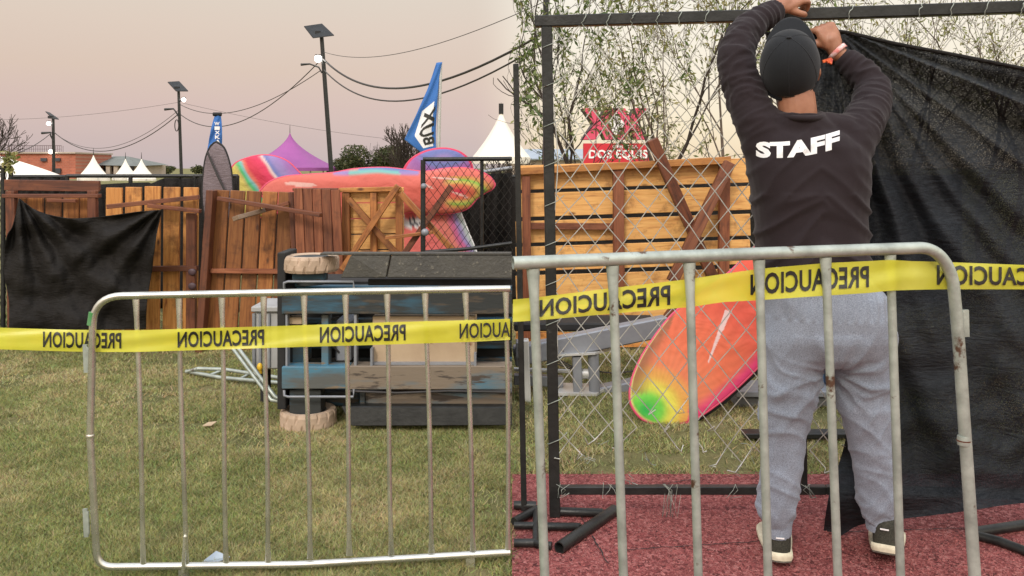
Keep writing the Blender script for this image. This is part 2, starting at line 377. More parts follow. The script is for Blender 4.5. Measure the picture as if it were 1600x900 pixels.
L.new(c, B.inputs['Base Color']); B.inputs['Roughness'].default_value = .95; B.inputs['Specular IOR Level'].default_value = .1
bump(N, L, B, n3.outputs[0], .8, .02)
g = b.build('ground', m, kind='structure')
TRY = F*CZ/(745-HZ)
# running track slab (right of the lawn)
b = MB(); b.grid(lambda u, v: (0.0+9*u, -3+(TRY+3)*v, .012), 60, 40, False)
b.grid(lambda u, v: (0.0, -3+(TRY+3)*u, .012-.03*v), 4, 1, False); b.grid(lambda u, v: (9*u, TRY, .012-.03*v), 4, 1, False)
m, N, L, B = nm('red_rubber_granules'); t = N.new('ShaderNodeTexCoord'); co = t.outputs['Object']
v1 = N.new('ShaderNodeTexVoronoi'); v1.inputs['Scale'].default_value = 105; nd = noise(N, L, co, 60, 2)
co2 = mixc(N, L, .04, co, nd.outputs['Color'], 'ADD'); L.new(co2, v1.inputs['Vector'])
v2 = N.new('ShaderNodeTexVoronoi'); v2.inputs['Scale'].default_value = 210; L.new(co, v2.inputs['Vector'])
n1 = noise(N, L, co, 1.6, 5, .6); n2 = noise(N, L, co, 70, 3, .7)
r = ramp(N, L, v1.outputs['Color'], [(.08, (.07, .018, .018, 1)), (.34, (.20, .048, .047, 1)), (.6, (.285, .08, .076, 1)), (.9, (.42, .17, .155, 1))])
c = mixc(N, L, .35, r.outputs[0], n1.outputs[0], 'OVERLAY'); c = mixc(N, L, .6, c, n2.outputs[0], 'OVERLAY')
r5 = ramp(N, L, v2.outputs['Color'], [(.93, (0, 0, 0, 1)), (.95, (.5, .5, .5, 1))]); c = mixc(N, L, r5.outputs[0], c, (.42, .25, .22, 1))
L.new(c, B.inputs['Base Color']); B.inputs['Roughness'].default_value = .85; B.inputs['Specular IOR Level'].default_value = .25
h = mixc(N, L, .5, v1.outputs['Distance'], n2.outputs[0]); bump(N, L, B, h, 1.0, .012)
b.build('running_track', m, kind='structure')
# seams in the rubber
b = MB()
def seam(a, c):
    a = Vector(a); c = Vector(c); n = 30; t = (c-a).normalized(); s = Vector((-t.y, t.x, 0))
    pts = []
    for i in range(n+1):
        p = a.lerp(c, i/n)+s*random.uniform(-.003, .003); w = random.uniform(.001, .003); pts.append((p-s*w, p+s*w))
    for i in range(n): b.add([pts[i][0], pts[i][1], pts[i+1][1], pts[i+1][0]], [(0, 1, 2, 3)])
def GT(px, py):
    q = G(px, py); return (q.x, q.y, .0165)
seam(GT(960, 867), GT(1185, 853)); seam(GT(1315, 838), GT(1500, 832)); seam(GT(900, 800), GT(950, 888)); seam(GT(1110, 750), GT(985, 770)); seam(GT(1500, 832), GT(1600, 829))
b.build('track_seam', M['black_matt'], kind='structure')
# loose rubber crumbs
n = 9000; xs = rng.uniform(.02, 2.3, n); ys = rng.uniform(2.55, TRY+.03, n)
b = MB()
for x, y in zip(xs, ys):
    r_ = random.uniform(.0018, .0042); z = .012; a = random.random()*6
    vs = [(x+r_*math.cos(a+k*2.09), y+r_*math.sin(a+k*2.09), z) for k in range(3)]+[(x, y, z+r_*1.3)]
    b.add(vs, [(0, 1, 3), (1, 2, 3), (2, 0, 3)])
b.build('rubber_crumbs', simple('red_rubber_crumb', (.38, .13, .12), (.16, .04, .04), .9, scale=60), label='loose red rubber crumbs scattered on the running track', cat='rubber crumbs', kind='stuff')
# grass blades
def grass(name, n, xr, yr, label, dens=None, tall=1.0, dry=0.0):
    y = yr[0]*(yr[1]/yr[0])**rng.random(n); u = rng.uniform(xr[0], xr[1], n); x = u*y
    if dens is not None:
        k = dens(x, y) > rng.random(n); x = x[k]; y = y[k]; n = len(x)
    bare = np.clip((fbm(x*2.3+11, y*3.0, 77)-.56)*9, 0, .93); k = rng.random(n) > bare; x = x[k]; y = y[k]; n = len(x)      # trampled, thin patches
    p = fbm(x*1.5, y*1.5, 3); q = fbm(x*6, y*6, 9); dr = fbm(x*.9+5, y*.9, 21)
    h = (.009+.015*rng.random(n))*(.6+.8*q)*tall; a = rng.random(n)*6.283; wd = (.0013+.0013*rng.random(n))*(y/3)**.6
    lean = rng.uniform(.3, 2.0, n)*h; la = rng.random(n)*6.283
    V = np.zeros((n, 3, 3), np.float32)
    V[:, 0] = np.stack([x-wd*np.cos(a), y-wd*np.sin(a), np.zeros(n)], 1); V[:, 1] = np.stack([x+wd*np.cos(a), y+wd*np.sin(a), np.zeros(n)], 1)
    V[:, 2] = np.stack([x+lean*np.cos(la), y+lean*np.sin(la), h], 1)
    s = np.clip((p*.8+dr*.6+q*.5-.80+dry)*1.8+rng.normal(0, .34, n), 0, 1)[:, None]
    green = np.stack([.22+.13*rng.random(n), .245+.13*rng.random(n), .085+.06*rng.random(n)], 1)
    straw = np.stack([.46+.24*rng.random(n), .385+.19*rng.random(n), .20+.12*rng.random(n)], 1)
    C = green*(1-s)+straw*s; C *= (.72+.55*fbm(x*16, y*16, 40))[:, None]; dk = rng.random(n) < .16; C[dk] *= .35
    me = bpy.data.meshes.new(name); me.vertices.add(3*n); me.vertices.foreach_set('co', V.reshape(-1))
    me.loops.add(3*n); me.loops.foreach_set('vertex_index', np.arange(3*n)); me.polygons.add(n)
    me.polygons.foreach_set('loop_start', np.arange(n)*3); me.update()
    ca = me.attributes.new('Col', 'FLOAT_COLOR', 'POINT'); CC = np.ones((n, 3, 4), np.float32); CC[:, :, :3] = C[:, None, :]; ca.data.foreach_set('color', CC.reshape(-1))
    me.materials.append(M['blade']); o = bpy.data.objects.new(name, me); COL.objects.link(o); return tag(o, label, 'grass', None, 'stuff')
m, N, L, B = nm('grass_blade'); a = attr(N, 'Col'); L.new(a.outputs['Color'], B.inputs['Base Color']); B.inputs['Roughness'].default_value = .7; B.inputs['Specular IOR Level'].default_value = .15
tr = N.new('ShaderNodeBsdfTranslucent'); L.new(a.outputs['Color'], tr.inputs[0]); x_ = N.new('ShaderNodeMixShader'); x_.inputs[0].default_value = .25
L.new(B.outputs[0], x_.inputs[1]); L.new(tr.outputs[0], x_.inputs[2]); L.new(x_.outputs[0], N['Material Output'].inputs[0]); M['blade'] = m
grass('lawn_grass', 620000, (-.66, 0), (2.45, 7.6), 'short patchy green and straw lawn grass under the barrier and tables')
grass('lawn_grass', 230000, (-1.5, -.66), (1.6, 8.5), 'short patchy lawn grass running on past the left end of the barrier')
grass('lawn_grass', 150000, (-.66, 0), (1.2, 2.45), 'short patchy lawn grass in front of the left barrier')
grass('lawn_grass', 130000, (0.0, .62), (TRY-.05, 7.6), 'straw coloured grass strip beyond the red running track', tall=1.15, dry=.08,
      dens=lambda x, y: np.clip((y-TRY+.03)*12, 0, 1))

# ------------------------------------------------------------------ far background, left
def tent(name, px, peak, hw, base, d, mat, label, group, conc=1.9, wall=0, fin=8):
    s = d/F; c = P(px, base, d); H = (base-peak)*s; R = hw*s; n = 8 if hw > 40 else 4
    t = thing(name, (c.x, c.y, 0), label, 'tent', group); b = MB(); nz = 16; vs = []; gc = []
    for j in range(nz+1):
        v = j/nz; r = R*((1-v)**conc)*.97+R*.03*(1-v)+.03*s*10*0; z = c.z+H*v
        for k in range(n*6):
            a = 2*math.pi*(k+.0)/(n*6)+.5; e = math.cos(math.pi/n)/math.cos(((a*n/(2*math.pi)) % 1-.5)*2*math.pi/n)
            dd = r*(e*.94+.06); vs.append((c.x+dd*math.cos(a), c.y+dd*math.sin(a), z)); gc.append((k, v, 0))
    K = n*6; fs = [(j*K+k, j*K+(k+1) % K, (j+1)*K+(k+1) % K, (j+1)*K+k) for j in range(nz) for k in range(K)]
    b.add(vs, fs, gc, True); b.build('canopy', mat, t)
    b = MB(); ring = vs[:K]; b.add(ring+[(x, y, z-wall*s) for x, y, z in ring], [(k, (k+1) % K, K+(k+1) % K, K+k) for k in range(K)], None, True); b.build('valance', mat, t)
    b = MB(); b.tube([(c.x, c.y, c.z+H*.93), (c.x, c.y, c.z+H+fin*s)], [.6*s, .25*s], 6); b.build('finial', M['black_matt'], t)
    b = MB()
    for k in range(4):
        a = math.pi/4+k*math.pi/2; x = c.x+R*.8*math.cos(a); y = c.y+R*.8*math.sin(a); b.tube([(x, y, 0), (x, y, c.z)], .05, 6)
    each(b, 'leg', M['pale_steel'], t); return t
tent('peaked_tent', 146, 240, 27, 278, 84, M['white_pvc'], 'white peaked tent nearest the brick building, largest of the three small ones', 'white peaked tents beyond the fence', 1.5, 12)
tent('peaked_tent', 196, 246, 22, 278, 88, M['white_pvc'], 'white peaked tent in the middle of the three small ones', 'white peaked tents beyond the fence', 1.5, 12)
tent('peaked_tent', 221, 246, 24, 279, 85, M['white_pvc'], 'white peaked tent at the right of the three small ones', 'white peaked tents beyond the fence', 1.5, 12)
tent('peaked_tent', 453, 205, 75, 262, 60, M['purple_pvc'], 'purple peaked tent behind the colourful printed fabric panels', None, 1.75, 5, 10)
tent('peaked_tent', 783, 166, 46, 246, 50, M['white_pvc'], 'tall white peaked tent behind the wire fence, largest white tent', None, 1.5, 10, 6)
b = MB(); b.beam(P(783, 162, 50), P(783, 178, 50), .3, .28); b.build('vent_cap', M['black_matt'], [o for o in COL.objects if o.name.startswith('peaked_tent')][-1])
# marquee
t = thing('marquee', (P(40, 270, 70).x, 70, 0), 'cream white marquee roof sloping down in front of the brick building', 'marquee')
b = MB(); a0 = P(-30, 244, 112); a1 = P(16, 247, 108); a2 = P(101, 275, 106); a3 = P(101, 283, 106); a4 = P(-30, 283, 106)
b.grid(lambda u, v: P(-30+131*u, (238+38*u**1.3)*(1-v)+283*v+.25*math.sin(v*30), 72-4*v+.08*math.sin(v*30)), 24, 60); b.build('roof', M['white_pvc'], t)
b = MB(); b.box((P(-30, 0, 70).x, 68.5, 0), (P(99, 0, 70).x, 72, P(0, 282.5, 70).z)); b.build('wall', M['white_pvc'], t)
# brick building
d = 100; s = d/F; t = thing('brick_building', (P(64, 270, d).x, d, 0), 'red brick building with a railing along its flat roof', 'building')
m, N, L, B = nm('brick_courses'); tc_ = N.new('ShaderNodeTexCoord'); bt = N.new('ShaderNodeTexBrick'); bt.inputs['Scale'].default_value = 1.2
bt.inputs['Color1'].default_value = (.40, .12, .07, 1); bt.inputs['Color2'].default_value = (.31, .09, .055, 1); bt.inputs['Mortar'].default_value = (.34, .16, .11, 1)
mp = N.new('ShaderNodeMapping'); mp.inputs['Rotation'].default_value = (math.pi/2, 0, 0); L.new(tc_.outputs['Object'], mp.inputs[0]); L.new(mp.outputs[0], bt.inputs[0])
n = noise(N, L, tc_.outputs['Object'], .4, 4); L.new(mixc(N, L, .4, bt.outputs[0], n.outputs[0], 'OVERLAY'), B.inputs['Base Color']); B.inputs['Roughness'].default_value = .9
b = MB(); b.box((P(-20, 0, d).x, d, 0), (P(118, 0, d).x, d+9, P(0, 240, d).z)); b.build('wall', m, t)
b = MB(); b.box((P(-20, 0, d).x, d-.3, P(0, 240, d).z+.01), (P(119.5, 0, d).x, d+9.2, P(0, 237.6, d).z)); b.build('parapet', M['concrete'], t)
for (x0, x1, y0, y1) in ((65, 74, 247, 252), (87, 95, 247, 252), (86, 96, 263, 271)):
    b = MB(); b.box((P(x0, 0, d).x, d-.25, P(0, y1, d).z), (P(x1, 0, d).x, d-.05, P(0, y0, d).z)); b.build('window', M['dark_glass'], t)
b = MB()
for k in range(31):
    x = P(8+k*2.9, 0, d).x; b.beam((x, d+.5, P(0, 238, d).z), (x, d+.5, P(0, 227.5, d).z), .03, .04)
b.beam(P(6, 227.5, d+.5), P(96, 227.5, d+.5), .06, .06); b.beam(P(6, 233, d+.5), P(96, 233, d+.5), .04, .04); b.build('railing', M['sign_side'], t)
b = MB(); b.blob(P(79.5, 237, d-.6), .25, .25, .25); b.build('lamp', M['lamp'], t)
# grey roofed building
d = 106; t = thing('grey_roofed_building', (P(168, 270, d).x, d, 0), 'low building with a grey hipped roof behind the white tents', 'building')
b = MB(); b.box((P(130, 0, d).x, d+1, 0), (P(208, 0, d).x, d+10, P(0, 256, d).z)); b.build('wall', M['concrete'], t)
b = MB(); z0 = P(0, 257, d).z; z1 = P(0, 243.5, d).z; x = [P(q, 0, d).x for q in (122, 155, 176, 218)]
b.add([(x[0], d-1, z0), (x[3], d-1, z0-.2), (x[3], d+9, z0), (x[0], d+9, z0), (x[1], d+4, z1), (x[2], d+4, z1)], [(0, 1, 5, 4), (1, 2, 5), (2, 3, 4, 5), (3, 0, 4), (0, 3, 2, 1)]); b.build('roof', M['roof_grey'], t)
for q in range(7):
    b = MB(); b.box((P(134+q*10.5, 0, d).x, d+.9, P(0, 268, d).z), (P(141+q*10.5, 0, d).x, d+.97, P(0, 259, d).z)); b.build('window', M['dark_glass'], t)
b = MB(); b.beam(P(170, 258, d-.5), P(170, 277, d-.5), .5, .5); b.beam(P(182, 258, d-.5), P(182, 277, d-.5), .5, .5); each(b, 'column', M['concrete'], t)
# metal roofed shed right of the middle
d = 62; t = thing('metal_roofed_shed', (P(855, 270, d).x, d, 0), 'long shed with a pale blue grey metal roof behind the trees', 'shed')
b = MB(); b.box((P(790, 0, d).x, d, 0), (P(1000, 0, d).x, d+4, P(0, 250, d).z)); b.build('wall', M['concrete'], t)
b = MB(); b.prism([P(786, 248, d-.5), P(1004, 248, d-.5), P(1000, 233, d+3), P(790, 233, d+3)], (0, .05, -.1)); b.build('roof', M['roof_blue'], t)

# ------------------------------------------------------------------ foliage
def leaves(b, pts, size, asp=3.2, droop=.3):
    for p in pts:
        a = random.random()*6.28; el = random.uniform(-1.1, .6)-droop; L_ = size*random.uniform(.6, 1.3)
        t = Vector((math.cos(a)*math.cos(el), math.sin(a)*math.cos(el), math.sin(el))); s = t.orthogonal().normalized(); s = (Matrix.Rotation(random.random()*6.28, 3, t)@s)*L_/asp/2
        p = Vector(p); r = random.random()*40
        b.add([p, p+t*L_*.45+s, p+t*L_, p+t*L_*.45-s], [(0, 1, 2, 3)], [(r, p.x, p.z)]*4)
LIM = [None]
def grow(b, tips, p, d, L_, r, lev, up=.25, wob=.22, nb=(2, 4), minr=.0025, decay=.68):
    if LIM[0] is not None and p.x < -.02: return
    n = 5; pts = [p.copy()]; rs = [r]; q = p.copy(); dd = d.normalized(); ang = []
    for i in range(n):
        if LIM[0] is not None and q.x < LIM[0]+.12: dd.x += .25      # the trees lean away from the open lawn
        dd = (dd+Vector((random.gauss(0, wob), random.gauss(0, wob), random.gauss(0, wob)+up*.3))*.5).normalized()
        q = q+dd*L_/n; pts.append(q.copy()); rs.append(max(r*(1-.42*(i+1)/n), minr)); ang.append(dd.copy())
    b.tube(pts, rs, 6 if lev > 2 else 4, False)
    if lev <= 1: tips += [pts[k].lerp(pts[k+1], random.random()) for k in range(1, n)]+[pts[-1]]
    if lev == 0: return
    for k in range(random.randint(*nb)):
        i = random.randint(1, n); o = Vector((random.gauss(0, 1), random.gauss(0, 1), random.gauss(0, .6))).normalized()
        grow(b, tips, pts[i], (ang[i-1]*1.0+o*.75+Vector((0, 0, up))), L_*random.uniform(decay-.12, decay+.12), rs[i]*.6, lev-1, up, wob, nb, minr, decay)
    grow(b, tips, pts[-1], ang[-1], L_*decay, rs[-1]*.85, lev-1, up, wob, nb, minr, decay)
def tree(px, d, stems, label, lm, group, dens=2, lsize=.07, bark='bark', lev=4, lowleaf=None, nb=(2, 3)):
    base = P(px, HZ, d); base.z = 0; t = thing('slender_tree', base, label, 'tree', group)
    b = MB(); b2 = MB(); tips = []
    for (dx, dr, L_, r) in stems: grow(b, tips, base+Vector((dx, random.uniform(-.2, .2), 0)), Vector(dr), L_*.85, r, lev, .16, .26, nb)
    b.build('trunk', M[bark], t)
    pts = []
    for p in tips:
        k = dens if lowleaf is None else (dens*1.6 if lowleaf(p) else dens*.35)
        for q in range(int(k)+(random.random() < k % 1)): pts.append(p+Vector((random.gauss(0, .025), random.gauss(0, .025), random.gauss(0, .03))))
    pts = [p for p in pts if p.x > .01]; leaves(b2, pts, lsize); b2.build('crown', M[lm], t); return t
random.seed(21); LIM[0] = .02
GRP = 'slender trees beyond the wire fence'
tree(878, 9.5, [(-.02, (-.02, 0, 1), 1.9, .03), (.05, (.12, .1, 1), 2.0, .025), (.0, (.2, 0, 1), 1.7, .018)], 'bare topped tree behind the left post of the wire fence', 'leaf', GRP, 1.2, .085, 'bark_dark', nb=(1, 3))
tree(952, 9.0, [(-.1, (-.05, 0, 1), 2.0, .038), (.1, (.22, 0, 1), 2.1, .034)], 'leafy dark stemmed tree in front of the red sign', 'leaf', GRP, 2.0, .085, 'bark_dark', nb=(1, 3))
tree(1015, 10.5, [(0, (.15, 0, 1), 2.0, .03), (.15, (-.1, 0, 1), 1.8, .025)], 'yellowish leaved tree just right of the red sign', 'leaf_dry', GRP, 1.3, .075, nb=(1, 3))
tree(1125, 10, [(0, (-.3, 0, 1), 2.1, .03), (.1, (.05, 0, 1), 2.1, .03), (.2, (.25, 0, 1), 1.9, .022)], 'thin twiggy tree behind the raised left elbow of the person', 'leaf_dry', GRP, 1.3, .075, nb=(1, 3))
tree(1290, 11, [(0, (-.1, 0, 1), 2.2, .03), (.2, (.2, 0, 1), 2.0, .03)], 'thin twiggy tree behind the capped head of the person', 'leaf_dry', GRP, 1.0, .065)
tree(1400, 10, [(0, (.3, 0, 1), 2.2, .03), (-.2, (-.25, 0, 1), 2.1, .03)], 'twiggy tree showing above the slope of the shade cloth', 'leaf_dry', GRP, 1.1, .06)
tree(1540, 10, [(0, (-.1, 0, 1), 2.2, .03), (.2, (.2, 0, 1), 2.1, .03)], 'rightmost tree, sparse leaves above the shade cloth', 'leaf_dry', GRP, 1.2, .06)
LIM[0] = None
def bush(px, d, hw, top, label, name='bush', n=9000, lm='leaf_bush', ls=.22, cat='bush', lobes=9):
    s = d/F; c = P(px, HZ, d); H = CZ+(HZ-top)*s; R = hw*s; t = thing(name, (c.x, c.y, 0), label, cat)
    b = MB(); tips = []
    for k in range(5): grow(b, tips, Vector((c.x+random.uniform(-.4, .4)*R, c.y, 0)), Vector((random.uniform(-.4, .4), random.uniform(-.3, .3), 1)), H*.42, .07*H/4, 3, .15, .2, (2, 3), .008)
    b.build('trunk', M['bark_dark'], t); b = MB(); pts = []
    L_ = [(random.uniform(-.75, .75)*R, random.uniform(-.5, .5)*R*.6, random.uniform(.3, .78)*H, random.uniform(.28, .42)) for _ in range(lobes)]
    for k in range(n):
        l = random.choice(L_); v = Vector((random.gauss(0, 1), random.gauss(0, 1), random.gauss(0, 1))).normalized()*(random.random()**.35)*l[3]
        p = Vector((c.x+l[0]+v.x*R, c.y+l[1]+v.y*R, l[2]+v.z*H*.75)); 
        if p.z < H*1.0 and p.z > .1: pts.append(p)
    leaves(b, pts, ls, 2.0); b.build('crown', M[lm], t); return t
bush(570, 60, 66, 226, 'broad olive green bush behind the leaning lamp pole', n=15000, lobes=16)
bush(258, 170, 24, 259, 'dark low tree clump right of the small white tents', n=3000, ls=.5)
bush(312, 160, 14, 258, 'small dark bush left of the grey oval panel', n=1500, ls=.5)
for (px, d, L_, lab) in ((626, 45, 2.6, 'bare leafless tree left of the large blue flag'), (-14, 60, 4.2, 'bare twiggy tree at the far left above the marquee'), (790, 26, 1.25, 'bare shrub in front of the tall white tent')):
    base = P(px, HZ, d); base.z = 0; t = thing('bare_tree', base, lab, 'tree'); b = MB(); tips = []
    H = (CZ+(HZ-192)*d/F) if px == 626 else L_*1.3
    for k in range(5): grow(b, tips, base+Vector((random.uniform(-.3, .3), 0, 0)), Vector((random.uniform(-.3, .3), random.uniform(-.3, .3), 1)), H*.38, .06, 4, .25, .22, (2, 3), .012*d/40)
    b.build('trunk', M['bark_dark'], t)

# ------------------------------------------------------------------ flags
def text_mesh(s, off=0.0, res=3):
    cu = bpy.data.curves.new('txt', 'FONT'); cu.body = s; cu.offset = off; cu.resolution_u = res; cu.space_character = 1.05
    o = bpy.data.objects.new('txt', cu); COL.objects.link(o); bpy.context.view_layer.update()
    me = o.evaluated_get(bpy.context.evaluated_depsgraph_get()).to_mesh()
    v = np.array([tuple(x.co)[:2] for x in me.vertices]); f = [tuple(p.vertices) for p in me.polygons]
    bpy.data.objects.remove(o); v = v-v.min(0); v = v/v.max(0); return v, f
def put_text(s, fn, mat, parent, name='lettering', off=.02, mirror=False, cuts=0, thick=0):
    v, f = text_mesh(s, off)
    if mirror: v[:, 0] = 1-v[:, 0]
    if cuts:
        bm = bmesh.new(); vv = [bm.verts.new((x, y, 0)) for x, y in v]
        for q in f:
            try: bm.faces.new([vv[i] for i in q])
            except ValueError: pass
        bmesh.ops.triangulate(bm, faces=bm.faces); bmesh.ops.subdivide_edges(bm, edges=bm.edges, cuts=cuts, use_grid_fill=True)
        bm.verts.ensure_lookup_table(); v = np.array([tuple(x.co)[:2] for x in bm.verts]); bm.verts.index_update(); f = [tuple(q.index for q in p.verts) for p in bm.faces]; bm.free()
    b = MB(); b.add([fn(x, y) for x, y in v], f); return b.build(name, mat, parent, solid=thick)
def flag(outline, d, pole, label, band=None, words=None):
    t = thing('feather_flag', P(pole[0], HZ, d)*1-Vector((0, 0, CZ)), label, 'flag')
    s = d/F; b = MB(); L_, R_ = outline
    def cl(pl, v):
        k = v*(len(pl)-1); i = min(int(k), len(pl)-2); return Vector(pl[i]).lerp(Vector(pl[i+1]), k-i)
    def fn(u, v):
        q = cl(L_, v).lerp(cl(R_, v), u); return P(q.x, q.y, d+s*2.2*math.sin(u*7+v*9)*(.3+v))
    b.grid(fn, 14, 40); b.build('banner', M['blue_flag'], t, solid=.01)
    if band:
        def fb(u, v): 
            q = fn(band[0]+(band[1]-band[0])*u, band[2]+(band[3]-band[2])*v); q.y -= s*.8; return q
        b = MB(); b.grid(fb, 8, 24); b.build('white_band', M['white_cloth'], t)
    if words:
        for (w, u0, v0, u1, v1, hh) in words:
            def fw(x, y):
                a = Vector((u0, v0)).lerp(Vector((u1, v1)), x); q = fn(a.x+hh*(.5-y)*-1, a.y); q.y -= s*1.4; return q
            put_text(w, fw, M['ink'], t, off=.03, cuts=2)
    b = MB(); b.tube([P(pole[0], 262+CZ*F/d, d+.05), P(pole[1], pole[2], d+.05)], .028*d/12, 8); b.build('pole', M['pale_steel'], t)
def bigflag():
    d = 14
    flag(([(682, 98), (668, 140), (650, 180), (632, 218), (660, 240)], [(691, 97), (686, 120), (684, 150), (681, 200), (681, 238)]), d, (681.5, 688, 98),
         'large blue feather flag with a white lettered band beside the bare tree', band=(.32, .86, .52, .93), words=[('BUX', .70, .90, .70, .56, .46)])
bigflag()
flag(([(336, 178), (333, 190), (329, 205), (326, 222), (324, 236)], [(345, 178), (346, 190), (347, 205), (347, 222), (347, 236)]), 13, (341, 341, 178),
     'narrow blue flag with white vertical lettering above the grey oval panel')
ff = [o for o in COL.objects if o.name == 'feather_flag.001'][0]
b = MB(); b.tube([P(333, 178.5, 13), P(346, 178.5, 13)], .03, 6); b.build('top_cap', M['black_matt'], ff)
for k, ch in enumerate('WIXKA'):
    put_text(ch, lambda x, y, k=k: P(335+8*x+.3*k, 196+k*7-5.5*y, 12.955), M['sign_white'], ff, off=.03, thick=.004)

# ------------------------------------------------------------------ lamp poles with solar panels and cables
def pole(px_top, px_bot, ytop, d, yb, pan, label, lampside, extra):
    s = d/F; top = P(px_top, ytop, d); bot = P(px_bot, HZ, d); bot.z = 0; bot.x += (bot.x-top.x)*.3
    t = thing('solar_lamp_pole', bot, label, 'street lamp', 'solar lamp poles beyond the fence')
    b = MB(); b.tube([bot, top], [3.9*s, 3.1*s] if d < 40 else [2.6*s, 2.1*s], 10); b.build('pole', M['black_steel'], t)
    b = MB(); (x0, y0), (x1, y1), (x2, y2), (x3, y3) = pan
    q = [P(x0, y0, d+8*s), P(x1, y1, d+12*s), P(x2, y2, d-14*s), P(x3, y3, d-10*s)]; b.prism(q, (0, 0, 1.3*s)); b.build('solar_panel', M['black_steel'], t)
    b = MB(); c = (q[0]+q[1]+q[2]+q[3])/4; b.beam(c-Vector((4*s, 0, 2*s)), c+Vector((4*s, 0, -2*s)), 8*s, 4*s); b.build('battery_box', M['black_matt'], t)
    lx, ly, arm = lampside
    b = MB(); b.tube([P(px_top+1, arm[1]+14, d-2*s), P(px_top-4, arm[1]+5, d-2*s), P(arm[0]+14, arm[1], d-2*s), P(arm[0], arm[1]+1, d-2*s)], [1.2*s, 1.2*s, 1.3*s, 2.0*s], 6); b.build('lamp_arm', M['black_steel'], t)
    b = MB(); b.blob(P(lx, ly, d-5*s), extra*s, extra*s, extra*s); b.build('lamp', M['lamp'], t)
    b = MB(); b.tube([P(px_top+1, ly+2, d-1.5*s), P(lx, ly+1, d-3*s)], 1*s, 6); b.beam(P(lx-extra*.8, ly-extra-.8, d-4*s), P(lx+extra*.8, ly-extra-.8, d-4*s), 3*s, 1*s); b.build('lamp_bracket', M['black_matt'], t)
    b = MB(); b.tube([P(px_top+5*math.cos(a)*.6-3, arm[1]+26+9*math.sin(a), d-4*s) for a in np.linspace(0, 6.28, 14)], .8*s, 5)
    if d > 40 and d < 60: b.build('cable_coil', M['cable'], t)
    return t
pole(502, 517, 50, 29, 262, [(475, 42), (503, 38), (522, 56), (489, 60)], 'nearest and tallest leaning solar lamp pole, rising behind the fabric panels', (497, 92, (470, 100)), 5.5)
pole(279, 283, 140, 51, 262, [(262, 129), (280, 128), (294, 143), (275, 143)], 'middle solar lamp pole with a coil of cable', (287, 156, (257, 170)), 3)
pole(83, 84, 184, 74, 262, [(71, 175), (78, 177), (92, 187), (82, 186)], 'farthest and smallest solar lamp pole near the brick building', (76, 193, (65, 207)), 3)
def cable(pts, r, label):
    b = MB(); b.tube(pts, [r*(.35+.65*p.y/pts[0].y) for p in pts], 5); b.build('overhead_cable', M['cable'], label=label, cat='cable', group='overhead cables strung between the lamp poles')
def cat(a, c, sag, n=26): 
    return [Vector(a).lerp(Vector(c), i/n)-Vector((0, 0, sag*4*(i/n)*(1-i/n))) for i in range(n+1)]
s3 = 29/F
cable(cat(P(505, 92, 29), P(852, 50, 12), .92), 1.5*s3, 'thick dark cable sagging right from the tallest lamp pole, upper one')
cable(cat(P(506, 109, 29), P(852, 66, 12), .97), 1.1*s3, 'thinner dark cable sagging right from the tallest lamp pole, lower one')
cable(cat(P(505, 81, 29), P(852, 2, 12), .45), .45*s3, 'faint thin wire running up to the right from the tallest pole')
cable(cat(P(281, 178, 51), P(497, 98, 29), 1.42), 1.1*s3, 'dark cable between middle and tallest poles, lower one')
cable(cat(P(281, 163, 51), P(501, 110, 29), .98), .9*s3, 'dark cable between middle and tallest poles, upper one')
cable(cat(P(84, 206, 74), P(279, 178, 51), 2.0), 1.6*s3, 'dark cable sagging between the smallest and middle poles, lower one')
cable(cat(P(84, 207, 74), P(279, 172, 51), 1.85), .9*s3, 'dark cable sagging between the smallest and middle poles, upper one')
cable(cat(P(82, 206, 74), P(-10, 246, 60), .5), 1.5*s3, 'dark cable running down to the left edge from the smallest pole')
cable(cat(P(-10, 187, 60), P(278, 160, 51), .25), .45*s3, 'faint thin wire across the sky at the far left')
cable(cat(P(285, 161, 51), P(660, 222, 60), .3), .4*s3, 'faint thin wire dropping right behind the purple tent')

t = thing('cable_pole', (P(853, HZ, 12).x, 12, 0), 'slim black cable pole standing directly behind the corner post of the wire fence', 'pole')
b = MB(); a = P(853, 262, 12); b.tube([(a.x, 12, 0), (a.x, 12, 3.9)], [.05, .04], 8); b.build('shaft', M['black_steel'], t)
# ------------------------------------------------------------------ red sign
d = 24; s = d/F; t = thing('beer_sign', P(962, HZ, d)-Vector((0, 0, CZ)), 'red board sign topped by two large pink red letters', 'sign')
def xl(x0, x1, name):
    q = .30
    w = x1-x0; y0, y1 = 169, 218
    pts = [(x0, y0), (x0+w*.36, y0), (x0+w*.5, y0+16), (x0+w*.64, y0), (x1, y0), (x0+w*.70, (y0+y1)/2), (x1, y1), (x0+w*.64, y1), (x0+w*.5, y1-16), (x0+w*.36, y1), (x0, y1), (x0+w*.30, (y0+y1)/2)]
    b = MB(); b.prism([P(x, y, d) for x, y in pts], (0, .02, 0)); b.build(name, M['sign_pink'], t)
    b = MB(); b.prism([P(x, y, d+.022) for x, y in pts], (-.05, .5, 0)); b.build('letter_side', M['sign_side'], t)
xl(911, 966, 'letter_face'); xl(957, 1012, 'letter_face')
b = MB(); b.prism([P(*q, d-.08) for q in ((950, 193), (963, 176), (976, 193), (970, 204), (963, 212), (955, 204))], (0, .07, 0)); b.build('emblem', M['sign_white'], t)
b = MB(); b.box((P(912, 0, d).x, d, 0), (P(1014, 0, d).x, d+.25, P(0, 224, d).z)); b.build('board', M['sign_red'], t)
put_text('CERVEZA', lambda x, y: P(957+40*x, 231.5-4.5*y, d-.01), M['sign_white'], t, off=.02, thick=.004)
put_text('DOS EQUIS', lambda x, y: P(920+92*x, 250-16*y, d-.01), M['sign_white'], t, off=.03, thick=.004)
